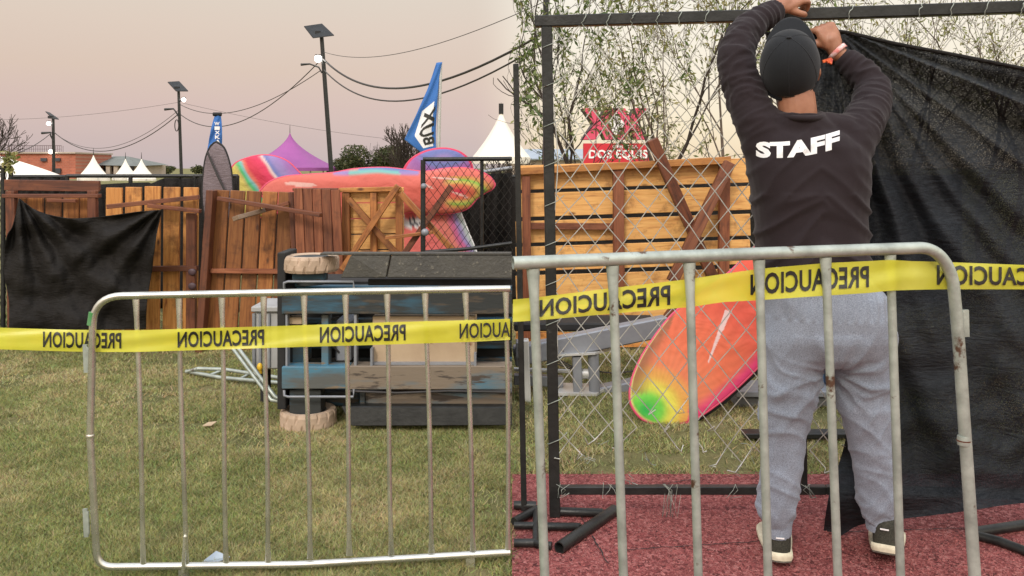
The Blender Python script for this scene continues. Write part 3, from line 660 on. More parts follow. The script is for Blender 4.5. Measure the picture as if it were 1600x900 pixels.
# ------------------------------------------------------------------ black clothed fence at the back
def bp(b, x0, y0, x1, y1, d0, d1, mi=0):
    a = P(x0, y1, d0); c = P(x1, y0, d0); b.box((a.x, d0, max(a.z, 0)), (c.x, d1, c.z), mi)
def bd(b, x0, y0, x1, y1, w, d, th=.02, d2=None):
    d2 = d if d2 is None else d2
    b.beam(P(x0, y0, d), P(x1, y1, d2), w*d/F, th, up=(0, 1, 0))
def fencesec(x0, x1, y, d, posts, dip, label, ov=None):
    t = thing('clothed_fence', (P((x0+x1)/2, 0, d).x, d, 0), label, 'fence', 'black clothed fence sections behind the tables')
    b = MB(); b.tube([P(x0, y, d), P(x1, y, d)], .017, 8); b.build('top_rail', M['black_steel'], t)
    for px in posts:
        a = P(px, y, d); b = MB(); b.tube([(a.x, d, 0), (a.x, d, a.z+.005)], .019, 8); b.build('post', M['black_steel'], t)
    def fn(u, v):
        px = x0+(x1-x0)*u; top = y+dip(px); q = P(px, top, d-.03); z = q.z*(1-v)+.05*v
        return Vector((q.x, d-.03+.02*math.sin(px*.23+v*3)+.015*math.sin(px*.5+v*7), z))
    b = MB(); b.grid(fn, 70, 14); b.build('cloth', M['tarp'], t, solid=.004)
    return t
fencesec(104, 372, 275, 7.6, [105, 204, 304, 314, 371], lambda x: 13+3*math.sin(x*.02) if x < 235 else 3+10*max(0, (255-x)/20) if x < 255 else 3, 'black cloth covered fence with a thin top rail below the white tents')
fencesec(18, 103, 276, 7.7, [101], lambda x: 2+.8*math.sin(x*.3), 'short black cloth fence section below the cream marquee')
fencesec(372, 800, 284, 9.9, [420, 510, 600, 700, 799], lambda x: 2, 'black clothed fence hidden mostly by the colourful fabric panels')
fencesec(800, 1500, 276, 7.9, [900, 1000, 1100, 1200, 1300, 1400, 1500], lambda x: 2, 'black clothed fence behind the pine tabletop beside the person')
# gate-like tall black wire frame, far left
t = thing('wire_gate', (P(10, 0, 6.9).x, 6.9, 0), 'tall black wire gate frame at the far left edge', 'gate'); b = MB()
for px in (-30, 5, 17): a = P(px, 262, 6.9); b.tube([(a.x, 6.9, 0), a], .018, 8)
b.tube([P(-30, 262, 6.9), P(18, 262, 6.9)], .018, 8); b.build('frame', M['black_steel'], t)
b = MB()
for k in range(14):
    x = -30+k*3.4; b.tube([P(x+3*(j % 2)+random.uniform(-1, 1), 264+j*10, 6.9) for j in range(27)], .0035, 3, False)
b.build('wire_mesh', M['black_steel'], t)
# garland of dry leaves hanging on the gate
b = MB(); tips = [P(random.gauss(13, 6), random.uniform(236, 268), 6.88) for _ in range(120)]; b.tube([P(14, 230, 6.9), P(16, 262, 6.9)], .006, 5); 
t = thing('dry_plant', P(13, 262, 6.9), 'dry brownish plant top above the black wire gate', 'plant'); b.build('stem', M['bark'], t); b = MB(); leaves(b, tips, .05, 2); b.build('foliage', M['leaf_dry'], t)

# ------------------------------------------------------------------ wooden tables stood on edge, left row
GT_ = 'wooden picnic tables stood on edge in a row'
def tb(px, d, label): return thing('wooden_table', (P(px, 0, d).x, d, 0), label, 'table', GT_)
gy = lambda d: 262+F*CZ/d-1
t = tb(80, 6.2, 'dark brown framed table behind the hanging black tarp'); b = MB()
for k, x in enumerate((30, 56, 84, 112, 138)): bd(b, x, 309, x, gy(6.2), 24, 6.22, .022)
b.build('tabletop', M['wood_amber'], t, bevel=.003); b = MB(); bd(b, 8, 289, 156, 291, 17, 6.19, .03); bd(b, 6, 306, 156, 306, 6, 6.12, .06); b.build('apron', M['wood_brown'], t, bevel=.003)
b = MB(); bd(b, 145, 298, 148, gy(6.1), 13, 6.12, .05); b.build('leg', M['wood_brown'], t, bevel=.003); b = MB(); bd(b, 18, 298, 22, gy(6.1), 14, 6.12, .05); b.build('leg', M['wood_brown'], t, bevel=.003)
b = MB(); bd(b, 75, 313, 120, 314, 5, 6.05, .04); b.build('crossbar', M['wood_red'], t, bevel=.002)
t = tb(240, 6.1, 'bright orange table on end, right of the hanging black tarp'); b = MB()
for k, (x, w) in enumerate(((178, 25), (208, 25), (238, 24.5), (268, 25), (298, 23))): bd(b, x+1, 292+random.uniform(-1, 2), x-1, gy(6.15), w, 6.15, .022)
b.build('tabletop', M['wood_orange'], t, bevel=.003)
b = MB(); bd(b, 228, 420, 309, 419, 8, 6.10, .05); b.build('crossbar', M['wood_red'], t, bevel=.002)
b = MB(); bd(b, 168, 323, 311, 308, 7, 6.0, .05, 6.08); b.build('leg', M['wood_red'], t, bevel=.002)
b = MB(); bd(b, 232, 321, 313, 330, 6, 6.02, .05); b.build('leg', M['wood_red'], t, bevel=.002)
b = MB(); bd(b, 299, 333, 299, gy(6.1), 14, 6.10, .04); b.build('batten', M['wood_red'], t, bevel=.002)
b = MB()
for y in (425, 447, 460): b.blob(P(300, y, 6.07), .03, .01, .025)
each(b, 'bolt', M['sign_side'], t)
t = tb(390, 6.0, 'amber table leaning left with gaps between its boards, centre of the row'); b = MB()
for k in range(5): bd(b, 347+k*25.2, 297+k*.8, 332+k*25.5, gy(6.0)-1, 22.8, 6.05, .022)
b.build('tabletop', M['wood_amber'], t, bevel=.003)
b = MB(); bd(b, 331, 297, 313, gy(5.95), 11, 5.98, .09); b.build('side_board', M['wood_brown'], t, bevel=.003)
b = MB(); bd(b, 330, 423, 448, 424, 7, 6.0, .04); b.build('crossbar', M['wood_red'], t, bevel=.002)
b = MB(); bd(b, 342, 310, 502, 336, 6, 5.97, .05, 5.75); b.build('leg', M['wood_brown'], t, bevel=.002)
b = MB(); bd(b, 368, 341, 412, 329, 7, 5.7, .06, 5.95); b.build('leg', M['wood_grey'], t, bevel=.002)
b = MB(); bd(b, 412, 329, 452, 317, 6, 5.95, .05); b.build('brace', M['wood_brown'], t, bevel=.002)
t = tb(495, 5.9, 'red brown tabletop seen from above behind the pale tyre'); b = MB()
for k in range(5): bd(b, 466+k*14.6, 294+k*.6, 477+k*14.6, gy(5.9), 13.4, 5.92, .025)
b.build('tabletop', M['wood_red'], t, bevel=.002); b = MB(); bd(b, 455, 300, 468, gy(5.98), 7, 5.98, .05); b.build('leg', M['wood_brown'], t, bevel=.002)
b = MB(); bd(b, 458, 296, 528, 296, 4, 5.96, .04); b.build('apron', M['wood_brown'], t, bevel=.002)
t = tb(600, 6.0, 'pale table with crossed brown legs in front of the printed fabric'); b = MB()
for k in range(11): bd(b, 536, 305+k*24.5, 631, 304+k*24.5, 22.6, 6.06, .02)
b.build('tabletop', M['wood_pale'], t, bevel=.002); b = MB(); bd(b, 531, 297, 626, 295, 7, 6.02, .07); b.build('apron', M['wood_orange'], t, bevel=.002)
for (x, w) in ((541, 12), (584, 10), (624, 11)): b = MB(); bd(b, x, 301, x+1, gy(6.0), w, 6.02, .05); b.build('batten', M['wood_amber'], t, bevel=.002)
for (a, w) in (((622, 290, 552, 395), 9), ((545, 311, 618, 395), 9)):
    b = MB(); x0, y0, x1, y1 = a; k = (gy(5.9)-y0)/(y1-y0); bd(b, x0, y0, x0+(x1-x0)*1.25, y0+(y1-y0)*1.25, w, 5.92 if x0 > 600 else 5.97, .045); b.build('leg', M['wood_amber'], t, bevel=.002)
t = tb(680, 5.9, 'pair of crossed brown table legs beside the wire fence frame')
for (a, dd) in (((705, 291, 632, 396), 5.8), ((626, 302, 712, 396), 5.86)):
    b = MB(); x0, y0, x1, y1 = a; k = 1.55 if x0 > 700 else 1.5; bd(b, x0, y0, x0+(x1-x0)*k, y0+(y1-y0)*k, 9, dd, .045); b.build('leg', M['wood_amber' if x0 < 650 else 'wood_brown'], t, bevel=.002)
b = MB(); bd(b, 602, 372, 676, 363, 5, 5.75, .04); b.build('brace', M['wood_amber'], t, bevel=.002)
b = MB()
for k in range(5): bd(b, 585, 446+k*20, 700, 446+k*20, 18, 5.92, .02)
b.build('tabletop', M['wood_pale'], t, bevel=.002)
# the big pale table on its side, right of the middle (behind the wire fence)
t = tb(985, 6.0, 'big pale pine table on its side behind the wire fence, dark legs crossed'); b = MB()
for (y, h) in ((270, 38), (313, 37), (355, 34), (397, 38), (443, 40), (492, 40)):
    bd(b, 806, y+8, 1172, y-4, h, 6.06, .022)
b.build('tabletop', M['wood_pale'], t, bevel=.003)
b = MB(); bd(b, 806, 532, 1172, 528, 24, 6.06, .022); b.build('lower_board', M['wood_orange'], t, bevel=.002)
b = MB(); bd(b, 808, 268, 1140, 250, 11, 6.0, .09); b.build('apron', M['wood_orange'], t, bevel=.003)
for (a, w, mt) in (((822, 275, 824, 528), 13, 'wood_red'), ((966, 264, 967, 470), 17, 'wood_red'), ((1132, 254, 1130, 440), 16, 'wood_red')):
    b = MB(); bd(b, a[0], a[1], a[2], a[3], w, 6.0, .055); b.build('batten', M[mt], t, bevel=.003)
b = MB(); bd(b, 822, 353, 958, 354, 10, 6.01, .04); b.build('crossbar', M['wood_red'], t, bevel=.002)
b = MB(); bd(b, 1019, 218, 1113, 432, 17, 5.85, .06, 5.95); b.build('leg', M['wood_brown'], t, bevel=.003)
b = MB(); bd(b, 1140, 254, 1050, 440, 17, 5.88, .06, 5.80); b.build('leg', M['wood_red'], t, bevel=.003)
b = MB(); bd(b, 1035, 505, 1062, 470, 12, 5.85, .05); b.build('leg_end', M['wood_brown'], t, bevel=.003)

# ------------------------------------------------------------------ black tarp over the left tables
def polyl(pts):
    pts = [Vector(p) for p in pts]; L_ = [0]
    for a, c in zip(pts, pts[1:]): L_.append(L_[-1]+(c-a).length)
    def f(t):
        s = t*L_[-1]
        for i in range(len(pts)-1):
            if s <= L_[i+1] or i == len(pts)-2:
                k = (s-L_[i])/(L_[i+1]-L_[i]); p0 = pts[max(i-1, 0)]; p1 = pts[i]; p2 = pts[i+1]; p3 = pts[min(i+2, len(pts)-1)]
                return .5*((2*p1)+(p2-p0)*k+(2*p0-5*p1+4*p2-p3)*k*k+(3*p1-p0-3*p2+p3)*k**3)
    return f
def coons(T, Bm, Lf, Rt):
    T, Bm, Lf, Rt = map(polyl, (T, Bm, Lf, Rt)); c00, c10, c01, c11 = T(0), T(1), Bm(0), Bm(1)
    return lambda u, v: T(u)*(1-v)+Bm(u)*v+Lf(v)*(1-u)+Rt(v)*u-(c00*(1-u)*(1-v)+c10*u*(1-v)+c01*(1-u)*v+c11*u*v)
C = coons([(30, 310), (60, 330), (110, 341), (170, 337), (215, 331), (253, 328)], [(14, 514), (70, 516), (150, 515), (228, 514)],
          [(30, 310), (20, 352), (10, 372), (6, 420), (14, 470), (14, 514)], [(253, 328), (244, 370), (238, 420), (230, 470), (228, 514)])
def fn(u, v):
    q = C(u, v); a = 0
    # folds swinging down from the two upper corners
    dx, dy = q.x-30, q.y-305; r_ = math.hypot(dx, dy)+1; th = math.atan2(dy, dx); a += .035*math.sin(th*17+.6)*min(1, r_/60)*math.exp(-r_/170)
    dx, dy = 256-q.x, q.y-322; r_ = math.hypot(dx, dy)+1; th = math.atan2(dy, dx); a += .035*math.sin(th*15)*min(1, r_/60)*math.exp(-r_/190)
    a += .022*math.sin(q.y*.075+2.2*math.sin(q.x*.017+.5))*v+.02*mn.noise(Vector((q.x*.02, q.y*.03, 0)))+.012*mn.noise(Vector((q.x*.07, q.y*.05, 5)))
    return P(q.x, q.y, 5.88-a*1.5-.04*v)
b = MB(); b.grid(fn, 110, 90)
b.build('black_tarp', M['tarp'], solid=.004, label='black tarp hanging over the dark brown table at left', cat='tarp')
b = MB(); b.tube([P(28+6*math.sin(i*.4), 300+i*3.2, 5.95) for i in range(5)], .01, 5); 

# ------------------------------------------------------------------ grey oval fabric panel
def rimmed(name, outline, d, colf, label, cat, mat='print', tilt=None, bulge=.05, nr=26, rim=None, rimmat='black_matt', rr=.011, dens=6):
    poly = outline; f = polyl(poly+[poly[0]]); n = len(poly)*dens
    cx = sum(p[0] for p in poly)/len(poly); cy = sum(p[1] for p in poly)/len(poly); tilt = tilt or (lambda x, y: 0)
    t = thing(name, (P(cx, 0, d).x, d, 0), label, cat)
    b = MB(); vs = []; cs = []; gc = []; ed = []
    for j in range(nr+1):
        r_ = j/nr
        for k in range(n):
            q = f(k/n); x = cx+(q.x-cx)*r_; y = cy+(q.y-cy)*r_
            vs.append(P(x, y, d+tilt(x, y)-bulge*math.sqrt(max(0, 1-r_*r_)))); cs.append(tuple(colf(x, y, r_))+(1,)); gc.append((x*.01, y*.01, 0))
            if j == nr: ed.append(vs[-1])
    fs = [(j*n+k, j*n+(k+1) % n, (j+1)*n+(k+1) % n, (j+1)*n+k) for j in range(nr) for k in range(n)]
    b.add(vs, fs, gc, True); b.col = cs; b.build('fabric', M[mat], t, solid=.006)
    b = MB(); b.tube(ed, rr, 6, closed=True); b.build('rim', M[rimmat], t); return t
ell = lambda cx, cy, rx, ry, n=16, rot=0: [(cx+rx*math.cos(a)*math.cos(rot)-ry*math.sin(a)*math.sin(rot), cy+rx*math.cos(a)*math.sin(rot)+ry*math.sin(a)*math.cos(rot)) for a in [2*math.pi*i/n for i in range(n)]]
t = rimmed('fabric_panel', [(338, 222), (349, 230), (357, 250), (362, 275), (363, 310), (355, 350), (345, 400), (330, 400), (322, 350), (317, 310), (318, 275), (322, 246), (330, 228)], 6.7, lambda x, y, r: (.2, .2, .2), 'grey violet oval fabric panel standing between the orange tables', 'fabric panel', mat='greycloth', bulge=.04)
b = MB(); b.tube([P(324, 238, 6.63), P(340, 275, 6.62), P(362, 320, 6.64)], .009, 5); b.build('brace', M['cable'], t)
b = MB(); b.tube([P(340, 398, 6.7), P(340, gy(6.7), 6.7)], .015, 6); b.build('stake', M['cable'], t)

# ------------------------------------------------------------------ printed fabric panels
def L3(r, g, b_): return Vector((lin(r), lin(g), lin(b_)))*.72
def mixs(stops, t):
    if t <= stops[0][0]: return stops[0][1]
    for (a, ca), (c, cc) in zip(stops, stops[1:]):
        if t <= c: k = (t-a)/(c-a); k = k*k*(3-2*k); return ca.lerp(cc, k)
    return stops[-1][1]
CORAL = L3(228, 120, 108); PINK = L3(232, 70, 105); YEL = L3(222, 205, 110); GRN = L3(90, 190, 120); BLU = L3(120, 130, 190); PUR = L3(165, 110, 175); ORG_ = L3(228, 150, 95); WHT = L3(235, 210, 205); CYA = L3(130, 195, 190); RED = L3(215, 65, 85); LAV = L3(160, 140, 195)
def colA(x, y, r):
    s = (x-362)*.83-(y-250)*.55+mn.noise(Vector((x*.05, y*.05, 1)))*3
    if r > .965: return PINK*.8
    return mixs([(0, YEL), (4, L3(200, 185, 110)), (9, GRN), (14, CYA), (18, L3(230, 120, 100)), (24, RED), (44, PINK), (50, WHT), (53, BLU), (62, LAV), (82, PUR), (92, PINK)], s*1.05+5)
rimmed('fabric_panel', [(362, 262), (368, 255), (380, 249), (400, 243.5), (418, 242.5), (436, 246), (452, 254), (466, 268), (472, 276), (470, 300), (440, 330), (400, 340), (370, 330), (362, 300)], 8.9, colA,
       'arched panel printed in yellow, red and violet stripes above the centre table', 'fabric panel', rimmat='sign_pink', bulge=.09)
def colC(x, y, r):
    if r > .96: return PINK
    return mixs([(0, LAV), (12, BLU), (22, PUR), (40, L3(205, 130, 170))], math.hypot((x-690)*.5, y-245)+6*mn.noise(Vector((x*.03, y*.05, 2))))
rimmed('fabric_panel', [(630, 272), (632, 262), (643, 248), (660, 238), (680, 232.5), (700, 232), (718, 237), (731, 247), (738, 260), (738, 280), (720, 300), (650, 300)], 9.3, colC,
       'lavender domed panel behind the large coral one, below the blue flag', 'fabric panel', rimmat='sign_pink', bulge=.09)
def colB(x, y, r):
    n_ = 5*mn.noise(Vector((x*.015, y*.03, 3)))
    # head lobe on the right carries its own rings
    e = math.hypot((x-700)/72.0, (y-322)/42.0)
    base = mixs([(262, BLU if 560 < x < 655 else L3(225, 130, 125)), (268, (CYA if 545 < x < 625 else LAV if x < 655 else CORAL)), (275, CORAL), (300, L3(224, 108, 95)), (330, L3(228, 120, 105)), (345, L3(230, 110, 115))], y-abs(x-590)*.03+n_)
    if x < 520: base = mixs([(0, YEL.lerp(CORAL, .5)), (16, CORAL)], (y-262)-max(0, (450-x))*.12+8)
    if x > 690:
        a = math.hypot((x-716)/56.0, (y-300)/26.0)
        h = mixs([(0, L3(225, 60, 90)), (.42, L3(228, 120, 90)), (.62, YEL), (.74, L3(150, 200, 90)), (.86, L3(215, 160, 90)), (1.1, CORAL)], a if y > 275 else 1.1)
        base = base.lerp(h, min(1, (x-690)/18))
    for (cx, cy, rx, ry, rot) in ((470, 288, 26, 3.4, .06), (697, 279, 22, 1.8, .08), (718, 304, 14, 1.6, .35), (668, 290, 10, 1.6, .5)):
        dx, dy = x-cx, y-cy; u = dx*math.cos(rot)+dy*math.sin(rot); v = -dx*math.sin(rot)+dy*math.cos(rot)
        if (u/rx)**2+(v/ry)**2 < 1: base = L3(240, 190, 180)
    return base
rimmed('fabric_panel', [(405, 300), (420, 285), (445, 276), (480, 273), (520, 270), (555, 264), (600, 262), (640, 266), (665, 268), (700, 263), (730, 263), (755, 270), (771, 282), (772, 293), (757, 302), (744, 312), (730, 326), (705, 333), (670, 334), (640, 331), (600, 345), (520, 345), (440, 335)], 8.3, colB,
       'long coral printed panel with a rounded right end and green yellow rings', 'fabric panel', rimmat='sign_pink', bulge=.1, nr=46, dens=9)
def colD(x, y, r):
    e = math.hypot((x-650)/22.0, (y-348)/9.0)
    if e < .95: return L3(225, 222, 225) if not (math.hypot((x-648)/9.0, (y-350)/3.2) < 1 or math.hypot((x-645)/6., (y-341)/3.) < 1) else L3(80, 80, 90)
    q = x-(y-330)*.42
    return mixs([(600, L3(232, 120, 110)), (660, L3(228, 115, 112)), (690, L3(226, 130, 118)), (702, PINK.lerp(LAV, .4)), (709, LAV), (716, CYA.lerp(WHT, .5)), (722, WHT)], q+6*mn.noise(Vector((x*.03, y*.03, 4))))
rimmed('fabric_panel', [(636, 300), (670, 290), (705, 292), (714, 318), (730, 358), (746, 398), (766, 450), (760, 480), (640, 480), (625, 440), (630, 360)], 8.45, colD,
       'pink lower panel with a white pale striped edge behind the wire fence frame', 'fabric panel', rimmat='sign_white', bulge=.07, nr=40, dens=9)
# printed wing, right photo side, leaning on the machine
def colW(x, y, r):
    if r > .975: return L3(225, 70, 100) if x > 1010 and y < 500 else L3(230, 225, 140) if x < 1060 else L3(225, 60, 105)
    t_ = math.hypot((x-1022), (y-640)*1.0)
    ax = (x-1030)*.72+(y-640)*.69       # distance towards the lower right edge
    k = (x-1022)*.55-(y-640)*.83+6*mn.noise(Vector((x*.03, y*.03, 6)))
    ray = .5+.5*math.sin(math.atan2(y-640, x-1022)*60+mn.noise(Vector((x*.03, y*.03, 9)))*3)
    c = mixs([(0, L3(60, 200, 90)), (22, L3(120, 215, 80)), (40, L3(235, 225, 90)), (62, L3(240, 175, 90)), (85, L3(240, 135, 95)), (140, L3(238, 120, 85)), (230, L3(236, 100, 80))], math.hypot(x-1010, (y-640)*1.1))
    edge = mixs([(.70, Vector((0, 0, 0))), (.95, Vector((1, 1, 1)))], r).x
    low = (x-1010)*.62+(y-560)*.78
    if low > 0 and x > 1075: c = c.lerp(L3(240, 65, 130), edge*min(1, low/50)*.9)
    if x < 1010+(600-y)*.35+6 and y < 615: c = c.lerp(L3(150, 105, 75), edge*.8)
    c = c*(.93+.1*ray)
    dx, dy = x-1122, y-526; u = dx*.36-dy*.93; v = dx*.93+dy*.36
    if abs(v) < 3+(.05*u) and abs(u) < 43: c = L3(238, 205, 200)
    return c
t = rimmed('printed_wing', [(984, 612), (986, 632), (1000, 652), (1022, 663), (1052, 665), (1085, 655), (1130, 624), (1178, 580), (1225, 525), (1262, 450), (1280, 380), (1262, 345), (1225, 352), (1180, 385), (1140, 425), (1095, 458), (1050, 492), (1010, 545), (990, 585)], 4.35, colW,
           'orange teardrop shaped printed fabric wing with a green tip behind the wire fence', 'fabric wing', tilt=lambda x, y: (640-y)*.0012, bulge=.03, nr=60, dens=9, rr=.008, rimmat='sign_pink')
b = MB(); b.tube([P(x+3, y+5, 4.39+(640-y)*.0012) for (x, y) in ((1020, 661), (1052, 663), (1085, 653), (1130, 622), (1178, 578), (1225, 523), (1262, 449))], .011, 6); b.build('edge_pole', M['black_matt'], t)

# ------------------------------------------------------------------ wire fence frame at right end of left half
def chain(b, fn, w, h, pw=.09, rh=.055, r=.0016, bot=None, seed=1, skip=None, jit=.006):
    cols = int(w/(pw/2))+1; rows = int(h/rh)
    R_ = random.Random(seed)
    for k in range(-1, cols):
        pts = []; last = rows
        if bot is not None: last = int(rows-bot(k, R_))
        for j in range(last+1):
            u = (k+((j+k) % 2))*pw/2; v = j*rh
            u = min(max(u, 0), w)
            q = mn.noise(Vector((u*3, v*3, seed)))*jit*4; q2 = mn.noise(Vector((u*3+9, v*3, seed)))*jit*4
            pts.append(fn(u+q, v+q2, ((j+k) % 2)*.003-.0015))
        if len(pts) > 2:
            if bot is not None and R_.random() < .8:
                e = pts[-1]; pts.append(e+Vector((R_.uniform(-.03, .03), R_.uniform(-.02, .0), R_.uniform(-.03, .01)))); pts.append(pts[-1]+Vector((R_.uniform(-.03, .03), R_.uniform(-.01, .01), R_.uniform(-.01, .03))))
            b.tube(pts, r, 4, False)
d = 5.4; s = d/F
t = thing('wire_fence_panel', (P(728, 0, d).x, d, 0), 'small black framed wire fence panel behind the overturned lift', 'fence panel')
b = MB(); b.tube([P(661, 250, d), P(661, gy(d), d)], .016, 8); b.build('post', M['black_steel'], t)
b = MB(); b.tube([P(753, 250, d+.02), P(753, gy(d), d+.02)], .012, 8); b.build('post', M['black_steel'], t)
b = MB(); b.tube([P(661, 249, d), P(800, 248, d)], .014, 8); b.build('top_rail', M['black_steel'], t)
b = MB(); b.tube([P(662, 394, d), P(730, 389, d), P(800, 380, d)], .012, 8); b.build('mid_rail', M['black_steel'], t)
b = MB(); A = P(663, 252, d); chain(b, lambda u, v, o: Vector((A.x+u, d+o, A.z-v)), 137*s, 150*s, .052, .036, .0020, seed=4, jit=.004)
b.build('wire_mesh', M['black_steel'], t)
b = MB(); b.blob(P(662, 291, d-.02), .02, .02, .02); b.blob(P(664, 363, d-.02), .025, .02, .025); each(b, 'clamp', M['grey_steel'], t)
t = thing('black_cloth_screen', (P(770, 0, 9).x, 9, 0), 'black cloth screen hung behind the small wire fence panel', 'screen')
b = MB(); b.grid(lambda u, v: P(735+65*u, (273-3*u)*(1-v)+gy(9)*v, 9+.04*math.sin(u*17+v*3)), 30, 16); b.build('cloth', M['tarp'], t, solid=.004)
b = MB(); b.tube([P(738, 271, 8.95), P(800, 262, 8.95)], .02, 6); b.build('rail', M['grey_steel'], t)

# ------------------------------------------------------------------ overturned work lift
d = 4.2; s = d/F
t = thing('work_lift', (P(620, 0, d).x, d, 0), 'worn blue scissor work lift tipped on its side on the grass', 'work lift')
b = MB(); bp(b, 433, 395, 446, 640, d+.02, d+.25); b.build('end_plate', M['black_matt'], t, bevel=.004)
b = MB(); bp(b, 500, 396, 799, 398.5, d-.03, d+.06); b.build('side_plate', M['dark_cover'], t)
b = MB(); b.prism([P(548, 399, d-.03), P(610, 399, d-.03), P(603, 434, d-.05), P(532, 434, d-.035)], (0, .05, 0)); b.prism([P(611.5, 399, d-.03), P(800, 399, d-.03), P(800, 435, d-.05), P(604.5, 434, d-.05)], (0, .05, 0)); each(b, 'upper_cover', M['dark_cover'], t, bevel=.004)
b = MB(); bp(b, 575, 436, 800, 446, d+.03, d+.2); b.build('upper_tray', M['black_matt'], t, bevel=.003)
b = MB(); bp(b, 446, 440, 800, 640, d+.42, d+.75); b.build('scissor_stack', M['black_matt'], t)
for k, (y0, y1) in enumerate(((447, 456), (498, 506), (535, 545), (560, 568))):
    b = MB(); bp(b, 452, y0, 800, y1, d+.33+.01*k, d+.40); each(b, 'scissor_arm', M['dark_blue'], t, bevel=.003)
b = MB(); bp(b, 446, 402, 478, 449, d+.2, d+.4); each(b, 'motor_housing', M['blue_paint'], t, bevel=.006)
b = MB(); bp(b, 440, 458, 800, 491, d-.0, d+.10); b.build('upper_beam', M['dark_blue'], t, bevel=.004)
b = MB(); bp(b, 440, 573, 545, 608, d-.0, d+.10); b.build('lower_beam', M['blue_paint'], t, bevel=.004)
b = MB(); bp(b, 545.6, 572, 800, 609, d-.004, d+.10); b.build('lower_beam', M['brown_blue'], t, bevel=.004)
b = MB(); bp(b, 568, 614, 800, 633, d+.06, d+.14); b.build('lower_tray', M['brown_blue'], t, bevel=.003)
b = MB(); bp(b, 562, 612, 570, 634, d+.03, d+.1); bp(b, 446, 612, 560, 634, d+.22, d+.3); each(b, 'bracket', M['dark_blue'], t, bevel=.003)
b = MB(); b.prism([P(533, 635, d-.02), P(800, 636, d-.02), P(800, 665, d-.04), P(550, 666, d-.04), P(545, 660, d-.04)], (0, .06, 0)); b.build('lower_cover', M['black_steel'], t, bevel=.004)
b = MB(); bp(b, 582, 494, 742, 567, d+.05, d+.3); b.build('tan_panel', M['tan_panel'], t, bevel=.004)
b = MB(); bp(b, 578, 567, 742, 570, d+.02, d+.2); bp(b, 578.5, 545, 582, 575, d+.0, d+.05); bp(b, 740.5, 553, 744, 575, d+.0, d+.05); each(b, 'panel_lip', M['grey_steel'], t)
b = MB(); bp(b, 502, 491.5, 513, 572.5, d+.04, d+.12); b.build('strut', M['blue_paint'], t, bevel=.003)
b = MB(); bp(b, 524, 500, 548, 566, d+.12, d+.3); each(b, 'motor_housing', M['grey_steel'], t, bevel=.01)
b = MB(); bp(b, 553, 491.5, 557, 572.5, d+.01, d+.06); bp(b, 446, 491.5, 449, 572.5, d+.01, d+.06); each(b, 'upright', M['grey_steel'], t)
b = MB(); bp(b, 450, 496, 472, 507, d+.05, d+.12); b.build('tan_box', M['tan_panel'], t, bevel=.003)
b = MB(); bp(b, 447, 530, 474, 572, d+.16, d+.35); b.build('blue_box', M['blue_paint'], t, bevel=.006)
b = MB()
for k in range(5): b.tube([P(455+k*3, 508+k*2, d+.1), P(480+k*4, 520-k*3, d+.08), P(500+k*5, 505+k*9, d+.1), P(530, 495+k*14, d+.12)], .006, 5)
b.tube([P(545, 611, d-.006), P(620, 614, d-.01), P(700, 611, d-.01), P(800, 613, d-.008)], .006, 5); b.build('cables', M['cable'], t)
for yy in (446, 614):
    b = MB(); sg = 1 if yy > 500 else -1
    b.tube([P(444, yy-sg*4, d-.01), P(444, yy+sg*4, d-.02), P(450, yy+sg*6, d-.02), P(552, yy+sg*6, d-.02), P(553, yy-sg*6, d-.01)], .007, 6); each(b, 'guard_rod', M['grey_steel'], t)
def wheel(cx, y0, y1, r, hub):
    w = MB(); c = P(cx, (y0+y1)/2, d+r*.7); R = r; hh = (y1-y0)*s/2*.96
    prof = [(R*.62, -hh*.72), (R*.8, -hh*.98), (R*.95, -hh*.92), (R, -hh*.6), (R, 0), (R, hh*.6), (R*.95, hh*.92), (R*.8, hh*.98), (R*.62, hh*.72)]; K = 96; vs = []
    for j, (rr_, z) in enumerate(prof):
        for k in range(K):
            a = 2*math.pi*k/K; q = 1
            if 2 <= j <= 3 or 5 <= j <= 6: q = .93 if k % 6 == (0 if j < 4 else 3) else 1
            vs.append((c.x+rr_*q*math.cos(a), c.y+rr_*q*math.sin(a), c.z+z))
    fs = [(j*K+k, j*K+(k+1) % K, (j+1)*K+(k+1) % K, (j+1)*K+k) for j in range(len(prof)-1) for k in range(K)]
    w.add(vs, fs, None, False); o = MB; wh = w.build('wheel', M['tyre'], t)
    b = MB(); b.tube([(c.x, c.y, c.z-hh*.8), (c.x, c.y, c.z+hh*.8)], R*.64, 24); b.build('rim', M['dark_blue'], wh)
    b = MB(); z1 = P(0, hub, d).z; b.tube([(c.x, c.y, c.z), (c.x, c.y, z1)], R*.5, 20); bx = R*.55; b.box((c.x-bx, c.y-bx*.9, min(c.z, z1)+.02), (c.x+bx, c.y+bx*.5, max(c.z, z1)-.02)) ; b.build('hub', M['dark_blue'], wh)
wheel(486, 397, 425, .143, 448); wheel(482, 636, 668, .143, 606)

# grey plastic box
d = 4.6; t = thing('grey_box', (P(413, 0, d).x, d, 0), 'light grey plastic box with a lid beside the overturned lift', 'box')
b = MB(); bp(b, 397, 487, 437, 577, d, d+.25); b.build('body', M['grey_plastic'], t, bevel=.008)
b = MB(); bp(b, 392, 479, 440, 488, d-.02, d+.28); b.build('lid', M['grey_plastic'], t, bevel=.006)
b = MB(); bp(b, 394, 490, 398, 577, d-.015, d-.002); bp(b, 404, 490, 407.5, 577, d-.015, d-.002); bp(b, 419, 490, 421.5, 574, d-.012, d-.002); each(b, 'rib', M['grey_steel'], t)
b = MB(); a = P(415, 577, d+.1); b.tube([(a.x, a.y, 0), a], .03, 8); each(b, 'support', M['black_matt'], t)
